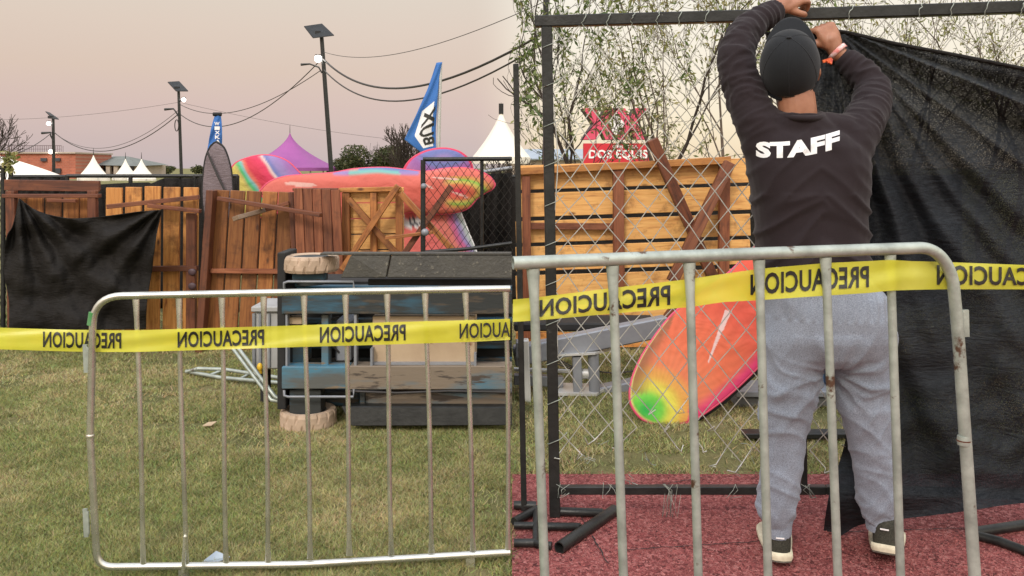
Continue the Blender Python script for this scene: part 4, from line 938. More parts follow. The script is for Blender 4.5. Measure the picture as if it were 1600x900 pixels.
# aluminium guard rail lying on the grass
t = thing('guard_rail_frame', G(360, 590), 'silver tubular guard rail frame lying on the grass left of the lift', 'rail frame')
b = MB(); dz = .03
def g3(px, py, z=.03):
    q = G(px, py); k = (CZ-z)/CZ; return Vector((q.x*k, q.y*k, z))
b.tube([g3(291, 580), g3(345, 590), g3(436, 598)], .012, 8, hollow=True); b.tube([g3(309, 576, .06), g3(350, 577, .06), g3(436, 590, .05)], .012, 8, hollow=True)
b.tube([g3(291, 581), g3(309, 576, .06)], .011, 8); b.tube([g3(325, 587), g3(347, 579, .05)], .009, 8); b.tube([g3(375, 592), g3(392, 583, .05)], .009, 8)
b.build('frame', M['galv_dull'], t)
b = MB(); b.tube([P(364, 545, 4.5), P(418, 616, 4.32), P(424, 625, 4.3), P(436, 627, 4.3)], .010, 8); b.tube([P(371, 542, 4.5), P(420, 607, 4.3), P(429, 619, 4.28), P(437, 624, 4.28)], .010, 8); b.build('leaning_rail', M['galv_dull'], t)
b = MB(); b.blob(P(406, 574, 4.45), .016, .016, .024); b.tube([P(406, 576, 4.45), P(407, 584, 4.45)], .010, 8); b.build('cap', M['yellow'], t)
# litter
b = MB(); q = G(325, 672); b.add([q+Vector((-.03, 0, .02)), q+Vector((.02, -.01, .025)), q+Vector((.035, .03, .035)), q+Vector((-.01, .03, .03))], [(0, 1, 2, 3)]); b.build('crumpled_paper', M['tan_panel'], label='small crumpled paper scrap on the lawn behind the left barrier', cat='litter', solid=.003)
b = MB(); q = G(333, 884); b.add([q+Vector((-.04, 0, .01)), q+Vector((.02, -.02, .02)), q+Vector((.05, .02, .02)), q+Vector((.0, .03, .035))], [(0, 1, 2, 3)]); b.build('plastic_scrap', M['roof_blue'], label='pale blue plastic scrap on the grass under the left barrier', cat='litter', solid=.003)

# ------------------------------------------------------------------ grey trailer machine behind the wire fence
t = thing('grey_machine', (P(910, 0, 4.9).x, 4.9, 0), 'grey steel machine frame with hinged booms behind the wire fence', 'machine')
b = MB(); bd(b, 862, 544, 1042, 508, 31, 4.9, .10, 5.0); bd(b, 803, 556, 865, 544, 30, 4.88, .1); b.build('upper_boom', M['grey_steel'], t, bevel=.008)
b = MB(); bd(b, 855, 632, 985, 607, 27, 4.9, .1, 5.0); bd(b, 970, 610, 1010, 600, 26, 5.0, .1, 5.05); b.build('lower_boom', M['grey_steel'], t, bevel=.008)
b = MB(); b.prism([P(872, 554, 4.83), P(930, 551, 4.83), P(955, 545, 5.0), P(905, 550, 5.05)], (0, 0, -.012)); b.prism([P(868, 614, 4.83), P(932, 615, 4.83), P(955, 600, 5.0), P(880, 598, 5.05)], (0, 0, -.016)); b.build('hinge_plate', M['pale_steel'], t)
b = MB(); bd(b, 901, 556, 903, 614, 14, 4.87, .05); b.build('hinge_upright', M['grey_steel'], t, bevel=.004)
b = MB(); b.tube([P(927, 553, 4.88), P(929, 614, 4.88)], .033, 16); b.build('hinge_post', M['grey_steel'], t)
b = MB(); b.tube([P(905, 584, 4.9), P(925, 584, 4.9)], .03, 14); b.tube([P(803, 577, 4.98), P(890, 580, 4.98)], .012, 8); b.build('pin', M['pale_steel'], t)
b = MB(); bd(b, 803, 592, 880, 596, 16, 4.97, .06); b.build('axle', M['grey_steel'], t, bevel=.005)
b = MB(); bd(b, 819, 530, 824, 668, 14, 4.75, .07); b.build('mast', M['pale_steel'], t, bevel=.006)
for (y0, y1) in ((535, 560), (627, 652)): b = MB(); bp(b, 806, y0, 817, y1, 4.76, 4.86); each(b, 'bracket', M['grey_steel'], t, bevel=.004)
b = MB(); bp(b, 802, 652, 829, 681, 4.68, 4.85); b.build('foot_box', M['pale_steel'], t, bevel=.005)
b = MB(); bp(b, 803, 505, 1030, 518, 5.2, 5.5); b.build('dark_beam', M['black_matt'], t, bevel=.01)
b = MB()
for k in range(3): b.tube([P(868, 560+k*4, 4.86), P(885, 568+k*3, 4.85), P(897, 574+k*2, 4.87)], .004, 5)
b.tube([P(930, 580, 4.95), P(960, 583, 4.95), P(1010, 578, 4.95), P(1060, 590, 5)], .004, 5); b.build('hose', M['cable'], t)
for px in (830, 1005):
    b = MB(); a = P(px, 610 if px > 900 else 640, 5.02); b.tube([(a.x, a.y, 0), a], .025, 8); each(b, 'support', M['grey_steel'], t)
# blue supported trailer seen between the legs
t = thing('blue_trailer', (P(1290, 0, 4.7).x, 4.7, 0), 'blue and pale grey trailer corner visible between the legs of the person', 'trailer')
b = MB(); bd(b, 1277, 520, 1279, 612, 12, 4.7, .06); bd(b, 1293, 520, 1296, 600, 14, 4.72, .06); each(b, 'blue_post', simple('clean_blue_paint', (.02, .12, .27), (.015, .08, .19), .4), t, bevel=.004)
b = MB(); bp(b, 1150, 612, 1340, 621, 4.55, 4.8); bp(b, 1150, 622, 1340, 640, 4.62, 4.8); b.build('grey_bed', M['grey_steel'], t, bevel=.004)
b = MB(); bd(b, 1282, 641, 1300, 682, 10, 4.66, .05); b.build('stay', bpy.data.materials['clean_blue_paint'], t, bevel=.004)
b = MB(); bp(b, 1165, 678, 1345, 686, 4.02, 4.1); b.build('black_bar', M['black_steel'], t, bevel=.003)
b = MB(); b.prism([P(1245, 688, 4.05), P(1345, 690, 4.05), P(1345, 706, 4.0), P(1290, 700, 4.0)], (0, .05, 0)); b.build('red_flap', M['wood_red'], t)
for px in (1180, 1335):
    b = MB(); a = P(px, 682, 4.08); b.tube([(a.x, a.y, 0), a], .015, 8); each(b, 'support', M['black_steel'], t)
b = MB(); b.prism([P(985, 568, 5.3), P(1000, 572, 5.3), P(985, 580, 5.25), P(972, 577, 5.25)], (0, 0, -.02)); 
# ------------------------------------------------------------------ tall wire fence panel (right)
FP = Plane(845, 3.155, 1590, 2.93)
t = thing('wire_fence_panel', FP(865, HZ)*1-Vector((0, 0, CZ)), 'tall black steel framed chain link panel the person is working on', 'fence panel')
def sqbar(b, a, c, w): b.beam(a, c, w, w, up=(0, 1, 0))
wf = .042
b = MB(); sqbar(b, FP(836, 34), FP(1215, 24), wf); sqbar(b, FP(1215, 24), FP(1760, 6), wf); b.build('top_rail', M['black_steel'], t, bevel=.003)
b = MB(); sqbar(b, FP(854, 42), FP(867, 806), .040); b.build('post', M['black_steel'], t, bevel=.003)
b = MB(); sqbar(b, FP(861, 765), FP(1290, 765), .030); b.build('bottom_rail', M['black_steel'], t, bevel=.003)
b = MB(); sqbar(b, FP(1290, 765), FP(1600, 772), .030); b.build('bottom_rail', M['black_steel'], t, bevel=.003)
b = MB(); sqbar(b, FP(1254, 600), FP(1256, 764), .022); b.build('brace', M['black_steel'], t, bevel=.003)
b = MB(); sqbar(b, FP(1755, 12), FP(1755, 800), .040); b.build('post', M['black_steel'], t, bevel=.003)
A0 = FP(866, 45); A1 = FP(1740, 24); dirx = (A1-A0); WW = dirx.length; dirx.normalize(); yb = Vector((-dirx.y, dirx.x, 0))
b = MB()
HM = (715-45)/F*3.15
chain(b, lambda u, v, o: A0+dirx*u+Vector((0, 0, -v))+yb*(o-.012)+dirx*v*.006, WW, HM, .098, .062, .0024, bot=lambda k, R_: R_.choice([0, 0, 0, 1, 1, 2, 3]) if k < 22 else 0, seed=2, jit=.006)
b.build('wire_mesh', M['wire'], t)
b = MB(); R_ = random.Random(5)
for k in range(12):
    px = (912, 950, 988, 1026, 1062, 1105, 1180, 1330, 1437, 1488, 1540, 1600)[k]+R_.uniform(-2, 2)
    yy = 34-(px-845)*.03; p = FP(px, yy, -.027); n_ = 9; pts = []
    for i in range(n_): a = i/n_*5.5; pts.append(p+Vector((R_.uniform(-.004, .004)+.006*math.cos(a), -.004*math.sin(a), .026-.062*i/n_)))
    b.tube(pts, .0016, 4, False)
for k in range(11):      # ties round the post
    y = 70+k*62; p = FP(857+(y-42)*.014, y, -.023); b.tube([p+Vector((-.024, .02, -.014)), p+Vector((-.022, 0, -.01)), p+Vector((.022, 0, .008)), p+Vector((.05, .015, .03))], .0016, 4, False)
for px, q in ((878, 3), (955, 2), (1042, 5), (1260, 3), (1150, 2)):
    p = FP(px, 765, -.02)
    for j in range(q): b.tube([p+Vector((R_.uniform(-.03, .03), 0, .02)), p+Vector((R_.uniform(-.02, .02), -.004, 0)), p+Vector((R_.uniform(-.04, .04), -.004, -.03 if px != 1042 else -.1)), p+Vector((R_.uniform(-.06, .06), R_.uniform(-.02, .02), R_.uniform(-.03, .03)))], .0012, 4, False)
for k in range(9):
    px = R_.uniform(870, 1280); p = FP(px, R_.uniform(690, 745)); pts = [p]
    for i in range(5): pts.append(pts[-1]+Vector((R_.uniform(-.03, .03), R_.uniform(-.01, .01), R_.uniform(-.025, .015))))
    b.tube(pts, .0012, 4, False)
each(b, 'tie_wire', M['galv_dull'], t)
b = MB()
def gz(px, py, z=.03): return g3(px, py, z)
for (a, c) in ((gz(960, 797), gz(874, 856)),): b.tube([a, c], .021, 12, hollow=True)
b.tube([gz(872, 799), gz(940, 801), gz(950, 808)], .016, 10); b.tube([gz(845, 822), gz(905, 823), gz(908, 826)], .014, 10); b.tube([gz(838, 800), gz(838, 850), gz(862, 853)], .014, 10); each(b, 'foot', M['black_steel'], t)
b = MB(); b.tube([gz(1520, 832), gz(1600, 820), gz(1700, 812)], .018, 10); b.tube([gz(1520, 835), gz(1560, 845), gz(1605, 862)], .016, 10); each(b, 'foot', M['black_steel'], t)
# neighbouring panel end post
t = thing('fence_end_post', G(820, 815), 'thin black end post of the neighbouring wire panel, left of the chain link panel', 'fence post')
b = MB(); b.beam(P(806, 100, 3.2), P(819, 805, 3.2), .022, .022, up=(0, 1, 0)); b.build('post', M['black_steel'], t, bevel=.002)
b = MB(); b.tube([gz(803, 789), gz(838, 790)], .016, 10); b.tube([gz(803, 815), gz(840, 795)], .015, 10); b.tube([gz(803, 821), gz(850, 821)], .013, 10); b.tube([gz(803, 848), gz(838, 848)], .014, 10); each(b, 'foot', M['black_steel'], t)
# ------------------------------------------------------------------ shade cloth
C2 = coons([(1196, 52), (1250, 50), (1308, 48), (1400, 68), (1500, 87), (1600, 107), (1760, 135)], [(1285, 843), (1312, 838), (1345, 820), (1400, 812), (1500, 800), (1600, 786), (1760, 776)],
           [(1196, 52), (1205, 110), (1222, 200), (1262, 330), (1310, 440), (1326, 560), (1322, 680), (1296, 770), (1285, 843)], [(1760, 135), (1760, 776)])
FC = Plane(845, 3.155-.06, 1590, 2.93-.06)
def fn(u, v):
    q = C2(u, v); a = 0
    dx, dy = q.x-1300, q.y-40; r_ = math.hypot(dx, dy)+1; th = math.atan2(dy, dx)
    def fold(th0, w, amp): return amp*math.exp(-((th-th0)/w)**2)*min(1, r_/90)
    w_ = .02*mn.noise(Vector((r_*.006, 0, 3)))
    a += fold(.385+w_, .022, .035)+fold(.50, .03, -.018)+fold(.62+w_, .035, .022)+fold(.22, .03, .014)+fold(.80, .05, .02)+fold(1.02-w_, .05, .02)+fold(1.25, .05, .022)+fold(1.42, .03, .015)
    a += .014*math.sin(th*30+3*mn.noise(Vector((r_*.005, th*3, 1))))*min(1, r_/300)
    a += .018*mn.noise(Vector((q.x*.008, q.y*.012, 2)))+.006*mn.noise(Vector((q.x*.03, q.y*.02, 8)))
    lw = max(0, (q.y-440)/400); a += lw*.016*math.sin((q.y*.045-q.x*.006)+2*mn.noise(Vector((q.x*.01, q.y*.01, 4))))+lw*.006*math.sin(q.y*.12+q.x*.02+3*mn.noise(Vector((q.x*.02, q.y*.01, 7))))
    ed = max(0, 1-u*14); a += .02*ed*math.sin(q.y*.05)
    return FC(q.x, q.y, -a*1.7)
b = MB(); b.grid(fn, 240, 200)
b.build('shade_cloth', M['shade'], solid=0, label='large black shade cloth being hung on the chain link panel', cat='shade cloth')
# hem of the cloth
b = MB(); pts = [fn(u, .003)+Vector((0, -.006, 0)) for u in np.linspace(0, 1, 60)]; b.tube(pts, .007, 5)
b.build('hem', M['tarp'], [o for o in COL.objects if o.name == 'shade_cloth'][0])

# ------------------------------------------------------------------ crowd barriers
def bent(pts, rads, n=7):       # round the corners of a polyline
    pts = [Vector(p) for p in pts]; out = [pts[0]]
    for i in range(1, len(pts)-1):
        a, c, e = pts[i-1], pts[i], pts[i+1]; r_ = rads[i-1]; p0 = c+(a-c).normalized()*r_; p1 = c+(e-c).normalized()*r_
        out += [p0.lerp(c, k/n).lerp(c.lerp(p1, k/n), k/n) for k in range(n+1)]
    return out+[pts[-1]]
LB = Plane(145, 2.66, 797, 2.785)
t = thing('crowd_barrier', LB(470, 888)*1, 'shiny galvanised steel crowd barrier standing on the lawn, left one', 'crowd barrier'); ORG[t.name].z = 0; t.location.z = 0
b = MB(); b.tube(bent([LB(797, 451), LB(470, 456.5), LB(146, 463), LB(141, 680), LB(152, 886), LB(470, 882), LB(797, 863)], [.05, .09, .02, .05, .05], 8), .0115, 12, hollow=True); b.build('frame', M['galv'], t)
for (xt, xb, yt, yb_) in ((213, 225, 468, 885), (280, 290, 466, 882), (346, 354, 465, 880), (413, 419, 463, 878), (476, 485, 461, 873), (540, 547, 460, 868), (604, 612, 459, 866), (665, 675, 458, 863), (728, 740, 457, 860), (791, 795, 456, 858)):
    b = MB(); a = LB(xt, yt, -.002); c = LB(xb, yb_, -.002); n_ = 24
    pts = [a.lerp(c, i/n_)+Vector((.0022*math.sin(i*.21+xt), 0, 0)) for i in range(n_+1)]
    sq = [(1, 1)]*(n_+1); rs = [.0078]*(n_+1); ex = []
    for i in range(n_+1):
        e = max(0, 1-i/1.8)+max(0, 1-(n_-i)/1.4)*.8; ex.append((1-.45*e, 1+.5*e))
    b.tube(pts, rs, 12, sq=ex); b.build('bar', M['galv'], t)
for y in (560, 817):
    b = MB(); a = LB(133, y-22, 0); c = LB(135, y+22, 0); b.beam(a, c, .014, .006, up=(0, 1, 0)); e = LB(136.5, y-18, 0); g_ = LB(138, y+18, 0); b.tube([e.lerp(g_, i/8) for i in range(9)], [.006 if i % 2 else .0045 for i in range(9)], 6); b.build('hinge_plate', M['galv_dull'], t)
b = MB(); a = LB(289, 838, -.014); c = LB(287, 893, -.014); b.tube([a, a.lerp(c, .5), c], [.006, .012, .013], 8, sq=[(1, 1), (1, .5), (1, .5)])
each(b, 'foot', M['galv'], t)
for px in (287, 735):
    b = MB(); a = LB(px, 880); b.beam((a.x, a.y, 0), (a.x, a.y, .05), .03, .012, up=(0, 1, 0)); each(b, 'foot', M['galv'], t)
b = MB(); p = LB(142, 497); b.tube([LB(145, 488), LB(142, 508)], .0122, 12); b.build('paint_smear', simple('green_paint_smear', (.05, .22, .06), (.2, .3, .2), .5), t)
b = MB(); p = LB(141, 681); b.tube([p+Vector((0, 0, -.006)), p, p+Vector((0, 0, .006))], [.0115, .0145, .0115], 12); b.build('weld', M['galv'], t)

RB = Plane(832, 1.92, 1400, 2.135)
q0 = RB(1160, 700); t = thing('crowd_barrier', Vector((q0.x, q0.y, 0)), 'dull grey steel crowd barrier in front of the person, right one with rust specks', 'crowd barrier')
def gtop(px): return RB(px, 411-(px-803)*.0387)
zt = RB(832, 410).z
lo = lambda px: Vector((RB(px, 500).x, RB(px, 500).y, .09))
b = MB(); b.tube(bent([lo(808), gtop(801.5)*1, gtop(1000), gtop(1200), RB(1462, 386.5), RB(1488, 428), RB(1497, 520), RB(1523, 900), lo(1530), lo(808)][1:9], [.01, .01, .05, .035, .06, .02, .02], 8), .0155, 14, hollow=True); b.build('frame', M['galv_dull'], t)
for (xt, xb) in ((833, 851), (957, 974), (1077, 1091), (1186, 1200), (1290, 1309), (1391, 1407)):
    b = MB(); yt = 414-(xt-803)*.0387+7; a = RB(xt, yt); c0 = RB(xb, 895); dv = (c0-a).normalized(); c = a+dv*((a.z-.09)/-dv.z); n_ = 24
    pts = [a.lerp(c, i/n_) for i in range(n_+1)]; e_ = [max(0, 1-i/1.6) for i in range(n_+1)]
    b.tube(pts, .0108, 12, sq=[(1-.4*e, 1+.45*e) for e in e_]); b.build('bar', M['galv_dull'], t)
for (x_, y) in ((1508, 505), (1524, 872)):
    b = MB(); a = RB(x_, y-21); c = RB(x_+1, y+21); b.beam(a, c, .016, .008, up=(0, 1, 0)); b.tube([RB(x_-6, y-18), RB(x_-6, y+18)], .006, 6); b.build('hinge_plate', M['galv_dull'], t)
b = MB(); p = RB(1506, 688); b.tube([p+Vector((0, 0, -.012)), p, p+Vector((0, 0, .012))], [.0157, .0172, .0157], 12); b.build('weld', M['galv_dull'], t); b = MB(); b.tube([p+Vector((0, 0, -.0016)), p+Vector((0, 0, .0016))], .0176, 12); b.build('rust_line', M['wood_brown'], t)
for px in (870, 1480):
    a = lo(px); b = MB(); b.tube([(a.x+.02, a.y-.3, .018), (a.x+.02, a.y-.26, .05), (a.x, a.y-.05, .09), (a.x, a.y+.05, .09), (a.x+.02, a.y+.26, .05), (a.x+.02, a.y+.3, .018)], .013, 8); each(b, 'foot', M['galv_dull'], t)

# ------------------------------------------------------------------ caution tapes
def tape(keys, words, label, wpx, seed):
    # keys: (px, y_top, y_bottom, point function, depth offset)
    def at(px):
        for i in range(len(keys)-1):
            if px <= keys[i+1][0] or i == len(keys)-2:
                k = (px-keys[i][0])/(keys[i+1][0]-keys[i][0]); k = min(max(k, -.5), 1.5); ks = k*k*(3-2*k) if 0 <= k <= 1 else k
                return [keys[i][j]*(1-k)+keys[i+1][j]*k for j in (1, 2)]+[keys[i][4]*(1-ks)+keys[i+1][4]*ks, keys[i][3]]
    def fn(px, v):
        y0, y1, off, pl = at(px); y = y0+(y1-y0)*v
        rp = .004*math.sin(v*5+px*.012+seed)+.003*mn.noise(Vector((px*.02, v*2, seed)))+.0015*math.sin(v*11+px*.03)
        return pl(px, y, off+rp)
    x0, x1 = keys[0][0], keys[-1][0]
    b = MB(); n_ = int((x1-x0)/5); b.grid(lambda u, v: fn(x0+(x1-x0)*u, v), n_, 10); vs0 = fn(x0, 0)
    o = b.build('caution_tape', M['tape'], label=label, cat='caution tape', group='yellow caution tapes tied along the barriers')
    for (a, c, v0, v1) in words:
        def ft(x, y):
            q = fn(a+(c-a)*x, v1+(v0-v1)*y); q.y -= .003; return q
        put_text('PRECAUCION', ft, M['ink'], o, off=.028, mirror=True, cuts=1)
    return o
LO = lambda px, y, off=0: LB(px, y, off)
tape([(-30, 511, 545, LO, .00), (100, 515, 549, LO, .004), (145, 515.5, 550, LO, .018), (175, 516, 550, LO, -.004), (213, 516, 550, LO, -.016), (346, 512, 546, LO, -.015), (476, 508, 542, LO, -.016), (620, 503, 538, LO, -.015), (740, 500, 534, LO, -.016), (797, 498, 531, LO, -.016)],
     [(68, 190, .10, .84), (278, 413, .12, .86), (500, 634, .10, .84), (718, 852, .10, .84)][:3], 'yellow caution tape crossing the shiny left barrier over the lawn', 33, 1.0)
tape_l = [o for o in COL.objects if o.name == 'caution_tape'][0]
# the last word runs on to the end of the tape
def ftl(x, y):
    px = 718+79*x; q = LB(px, 502.5-(px-718)*.035+3+24*(1-y), -.0235); return q
put_text('AUCION', ftl, M['ink'], tape_l, off=.018, mirror=True, cuts=1)
RO = lambda px, y, off=0: RB(px, y, off)
tape([(801.5, 468, 503, RO, .02), (835, 465, 501, RO, .017), (957, 450, 490, RO, .017), (1077, 436, 480, RO, .018), (1130, 428, 472, RO, .019), (1186, 420, 469, RO, .018), (1290, 411, 462, RO, .012), (1355, 408, 458, RO, -.004), (1392, 406, 454, RO, -.018), (1425, 408, 453, RO, -.004), (1470, 409, 452, RO, .03), (1520, 411, 452, RO, .05), (1600, 414, 452, RO, .06), (1680, 417, 452, RO, .07)],
     [(843, 1047, .12, .86), (1172, 1357, .14, .82), (1463, 1660, .10, .84)], 'yellow caution tape woven through the dull right barrier near the person', 42, 3.0)
# ------------------------------------------------------------------ the person
def remeshed(b, voxel, smooth, name, mat, parent, disp=None, factor=.6):
    me = bpy.data.meshes.new('tmp'); me.from_pydata([tuple(v) for v in b.v], [], b.f); bm = bmesh.new(); bm.from_mesh(me); bmesh.ops.recalc_face_normals(bm, faces=bm.faces); bm.to_mesh(me); bm.free()
    o = bpy.data.objects.new('tmp', me); COL.objects.link(o)
    m = o.modifiers.new('r', 'REMESH'); m.mode = 'VOXEL'; m.voxel_size = voxel
    m = o.modifiers.new('s', 'SMOOTH'); m.iterations = smooth; m.factor = factor
    bpy.context.view_layer.update()
    e = o.evaluated_get(bpy.context.evaluated_depsgraph_get()); m2 = bpy.data.meshes.new_from_object(e); m2.name = name
    bpy.data.objects.remove(o)
    if disp:
        nv = len(m2.vertices); nr = [v.normal.copy() for v in m2.vertices]
        for v, n_ in zip(m2.vertices, nr): v.co += n_*disp(v.co, n_)
    org = ORG[parent.name] if parent is not None else None
    if org is not None:
        for v in m2.vertices: v.co -= org
    for p in m2.polygons: p.use_smooth = True
    m2.materials.clear(); m2.materials.append(mat); m2.update()
    o = bpy.data.objects.new(name, m2); COL.objects.link(o)
    if parent is not None: o.parent = parent
    return o
def ball(b, c, r): b.blob(c, r, r, r, 16, 10)
def limb(b, pts, n=4):
    # pts: (Vector, radius, x-scale) ; smooth interpolation with round ends
    P_ = [Vector((*p[0], p[1])) if False else p for p in pts]; out = []; rs = []; ex = []
    for i in range(len(P_)-1):
        p0 = P_[max(i-1, 0)]; p1 = P_[i]; p2 = P_[i+1]; p3 = P_[min(i+2, len(P_)-1)]
        for k in range(n):
            t_ = k/n
            cr = lambda a, b_, c, d_: .5*((2*b_)+(c-a)*t_+(2*a-5*b_+4*c-d_)*t_*t_+(3*b_-a-3*c+d_)*t_**3)
            out.append(cr(p0[0], p1[0], p2[0], p3[0])); rs.append(p1[1]*(1-t_)+p2[1]*t_)
    out.append(P_[-1][0]); rs.append(P_[-1][1])
    b.tube(out, rs, 18); ball(b, out[0], rs[0]*.985); ball(b, out[-1], rs[-1]*.985)
def torso(b, rings, K=28):
    vs = []; rr = []
    for (cx, y, hw, hd, d) in rings:
        c = P(cx, y, d); R = hw*d/F
        for k in range(K):
            a = 2*math.pi*k/K; ca, sa = math.cos(a), math.sin(a); e = .85
            vs.append(Vector((c.x+R*math.copysign(abs(ca)**e, ca), c.y+hd*math.copysign(abs(sa)**e, sa), c.z)))
    n = len(rings); fs = [(j*K+k, j*K+(k+1) % K, (j+1)*K+(k+1) % K, (j+1)*K+k) for j in range(n-1) for k in range(K)]
    fs += [tuple(range(K-1, -1, -1)), tuple((n-1)*K+k for k in range(K))]; b.add(vs, fs, None, True)

SH = 2.70
# --- bare body, one continuous mesh (skin)
def hand(b, w, dr, back, thumb, L_=1.0, curl=(.6, .9, .7), spread=.0):
    dr = dr.normalized(); back = (back-dr*back.dot(dr)).normalized(); s = dr.cross(back).normalized()
    if s.dot(thumb) < 0: s = -s
    k = L_
    limb(b, [(w-dr*.02, .027), (w+dr*.015, .028), (w+dr*.035*k, .030)])
    for q in (-.026, -.009, .009, .026):
        limb(b, [(w+dr*.02*k+s*q*.7, .0185), (w+dr*.055*k+s*q*.95+back*.003, .0165), (w+dr*.088*k+s*q*1.05+back*.003, .0125)], 3)
    for q, ln in ((-.030, .78), (-.010, .95), (.010, 1.0), (.030, .93)):
        p = w+dr*.088*k+s*q*1.08+back*.002; d_ = dr.copy(); pts = [(p, .0105)]
        ax = s
        ang = 0
        for (l, c_) in ((.042, curl[0]), (.027, curl[1]), (.021, curl[2])):
            ang += c_; d_ = (dr*math.cos(ang)-back*math.sin(ang)+s*spread*q*10).normalized(); p = p+d_*l*ln*k; pts.append((p, pts[-1][1]*.92))
        limb(b, pts, 3)
    p = w+dr*.03*k+s*.026-back*.006; pts = [(p, .014)]
    for (dd, l, r_) in ((dr*.6+s*.75-back*.3, .034, .0125), (dr*.9+s*.25-back*.55, .030, .0112), (dr*.7-s*.25-back*.7, .024, .0095)):
        p = p+dd.normalized()*l*k; pts.append((p, r_))
    limb(b, pts, 3)
b = MB()
hd = P(1236, 108, 2.70)
tl = Matrix.Rotation(math.radians(-20), 3, 'Z')@Matrix.Rotation(math.radians(38), 3, 'X')       # head tilted back (face turned up towards the work)
hv = lambda x, y, z: hd+tl@Vector((x, y, z))
b.blob(hd, .078, .098, .110, 24, 16, rot=tl)
b.blob(hv(0, .035, -.055), .058, .062, .062, 18, 12, rot=tl)      # jaw and cheeks
b.blob(hv(0, .075, -.095), .026, .022, .020, 12, 8)               # chin
limb(b, [(hv(0, .092, .012), .008), (hv(0, .112, -.022), .0125), (hv(0, .104, -.03), .013)], 3)    # nose
for sx in (-1, 1):
    b.blob(hv(sx*.013, .104, -.033), .008, .009, .006, 8, 6)
    b.blob(hv(sx*.031, .085, .028), .024, .012, .008, 10, 7)      # brow
    b.blob(hv(sx*.079, -.004, -.018), .010, .018, .032, 12, 9, rot=tl)    # ears
    b.blob(hv(sx*.086, -.012, -.008), .006, .012, .020, 12, 9, rot=tl)
b.blob(hv(0, .097, -.062), .024, .010, .006, 12, 7); b.blob(hv(0, .095, -.072), .021, .010, .007, 12, 7)   # lips
limb(b, [(P(1240, 128, 2.71), .058), (P(1244, 155, 2.70), .060), (P(1246, 178, 2.70), .062), (P(1250, 206, 2.71), .050)])
torso(b, [(1250, 192, 44, .05, SH), (1256, 215, 70, .07, SH), (1262, 250, 74, .085, SH), (1262, 330, 68, .09, SH), (1268, 400, 68, .09, SH), (1280, 460, 76, .095, 2.72), (1290, 520, 76, .095, 2.73), (1290, 540, 68, .09, 2.73)])
ARM_L = [(P(1196, 216, 2.70), .050), (P(1168, 158, 2.735), .044), (P(1152, 92, 2.777), .038), (P(1168, 52, 2.835), .034), (P(1200, 25, 2.895), .028), (P(1214, 16, 2.915), .028)]
ARM_R = [(P(1330, 220, 2.70), .050), (P(1354, 178, 2.785), .043), (P(1361, 140, 2.86), .037), (P(1342, 112, 2.90), .033), (P(1317, 90, 2.922), .028), (P(1306, 78, 2.93), .028)]
limb(b, ARM_L); limb(b, ARM_R)
hand(b, P(1216, 13, 2.915), Vector((.80, .35, .50)), Vector((-.3, -.85, .45)), Vector((.2, -.2, -1)), 1.0, (.5, .7, .5))
hand(b, P(1304, 76, 2.925), Vector((-.35, .10, .80)), Vector((.12, -1, .1)), Vector((-1, 0, .1)), .92, (1.2, 1.2, .6))
LEG_L = [(P(1246, 525, 2.73), .080), (P(1236, 600, 2.73), .066), (P(1226, 655, 2.735), .055), (P(1220, 720, 2.76), .048), (P(1214, 800, 2.78), .036), (P(1214, 845, 2.80), .028)]
LEG_R = [(P(1332, 525, 2.73), .080), (P(1345, 600, 2.73), .066), (P(1352, 655, 2.735), .055), (P(1362, 720, 2.76), .048), (P(1374, 790, 2.785), .036), (P(1378, 838, 2.80), .028)]
limb(b, LEG_L); limb(b, LEG_R)
for (hx, tx) in ((1217, 1204), (1382, 1398)):
    h_ = G(hx, 896); an = math.radians(13 if hx < 1300 else 26); dv = Vector((math.sin(an), math.cos(an), 0)); limb(b, [(h_+dv*.06+Vector((0, 0, .075)), .026), (h_+dv*.13+Vector((0, 0, .062)), .026), (h_+dv*.2+Vector((0, 0, .050)), .022)])
m, N, L, B = nm('brown_skin'); t_ = N.new('ShaderNodeTexCoord'); n = noise(N, L, t_.outputs['Object'], 18, 5); r = ramp(N, L, n.outputs[0], [(.35, (.36, .165, .095, 1)), (.65, (.27, .11, .06, 1))])
L.new(r.outputs[0], B.inputs['Base Color']); B.inputs['Roughness'].default_value = .5; B.inputs['Subsurface Weight'].default_value = .08; B.inputs['Subsurface Radius'].default_value = (.02, .008, .004)
n2 = noise(N, L, t_.outputs['Object'], 120, 4, .6); bump(N, L, B, n2.outputs[0], .25, .002); M['skin'] = m
body0 = G(1290, 878); ORG['person'] = Vector((body0.x, body0.y, 0))
class _D: name = 'person'
me_par = _D()
o = remeshed(b, .0042, 2, 'person', M['skin'], None)
for v in o.data.vertices: v.co -= ORG['person']
o.location = ORG['person']; person = o; assert o.name == 'person'
tag(o, 'person seen from behind in black cap, black long sleeved shirt and grey joggers, arms raised', 'person')
# --- fabrics
def fabric(name, a, c, sc, bs, rough=.85, sheen=.2, bd=.001):
    m, N, L, B = nm(name); t_ = N.new('ShaderNodeTexCoord'); n = noise(N, L, t_.outputs['Object'], sc, 3, .7); n1 = noise(N, L, t_.outputs['Object'], 6, 4)
    r = ramp(N, L, n.outputs[0], [(.35, c4(a)), (.65, c4(c))]); L.new(mixc(N, L, .25, r.outputs[0], n1.outputs[0], 'OVERLAY'), B.inputs['Base Color']); B.inputs['Roughness'].default_value = rough
    B.inputs['Sheen Weight'].default_value = sheen; B.inputs['Specular IOR Level'].default_value = .2; bump(N, L, B, n.outputs[0], bs, bd); return m
M['shirt'] = fabric('dark_plum_black_jersey', (.014, .009, .0115), (.023, .016, .0185), 500, .3, .85, .1)
M['jogger'] = fabric('grey_marl_fleece', (.15, .172, .215), (.295, .335, .41), 330, .5, .9, .15)
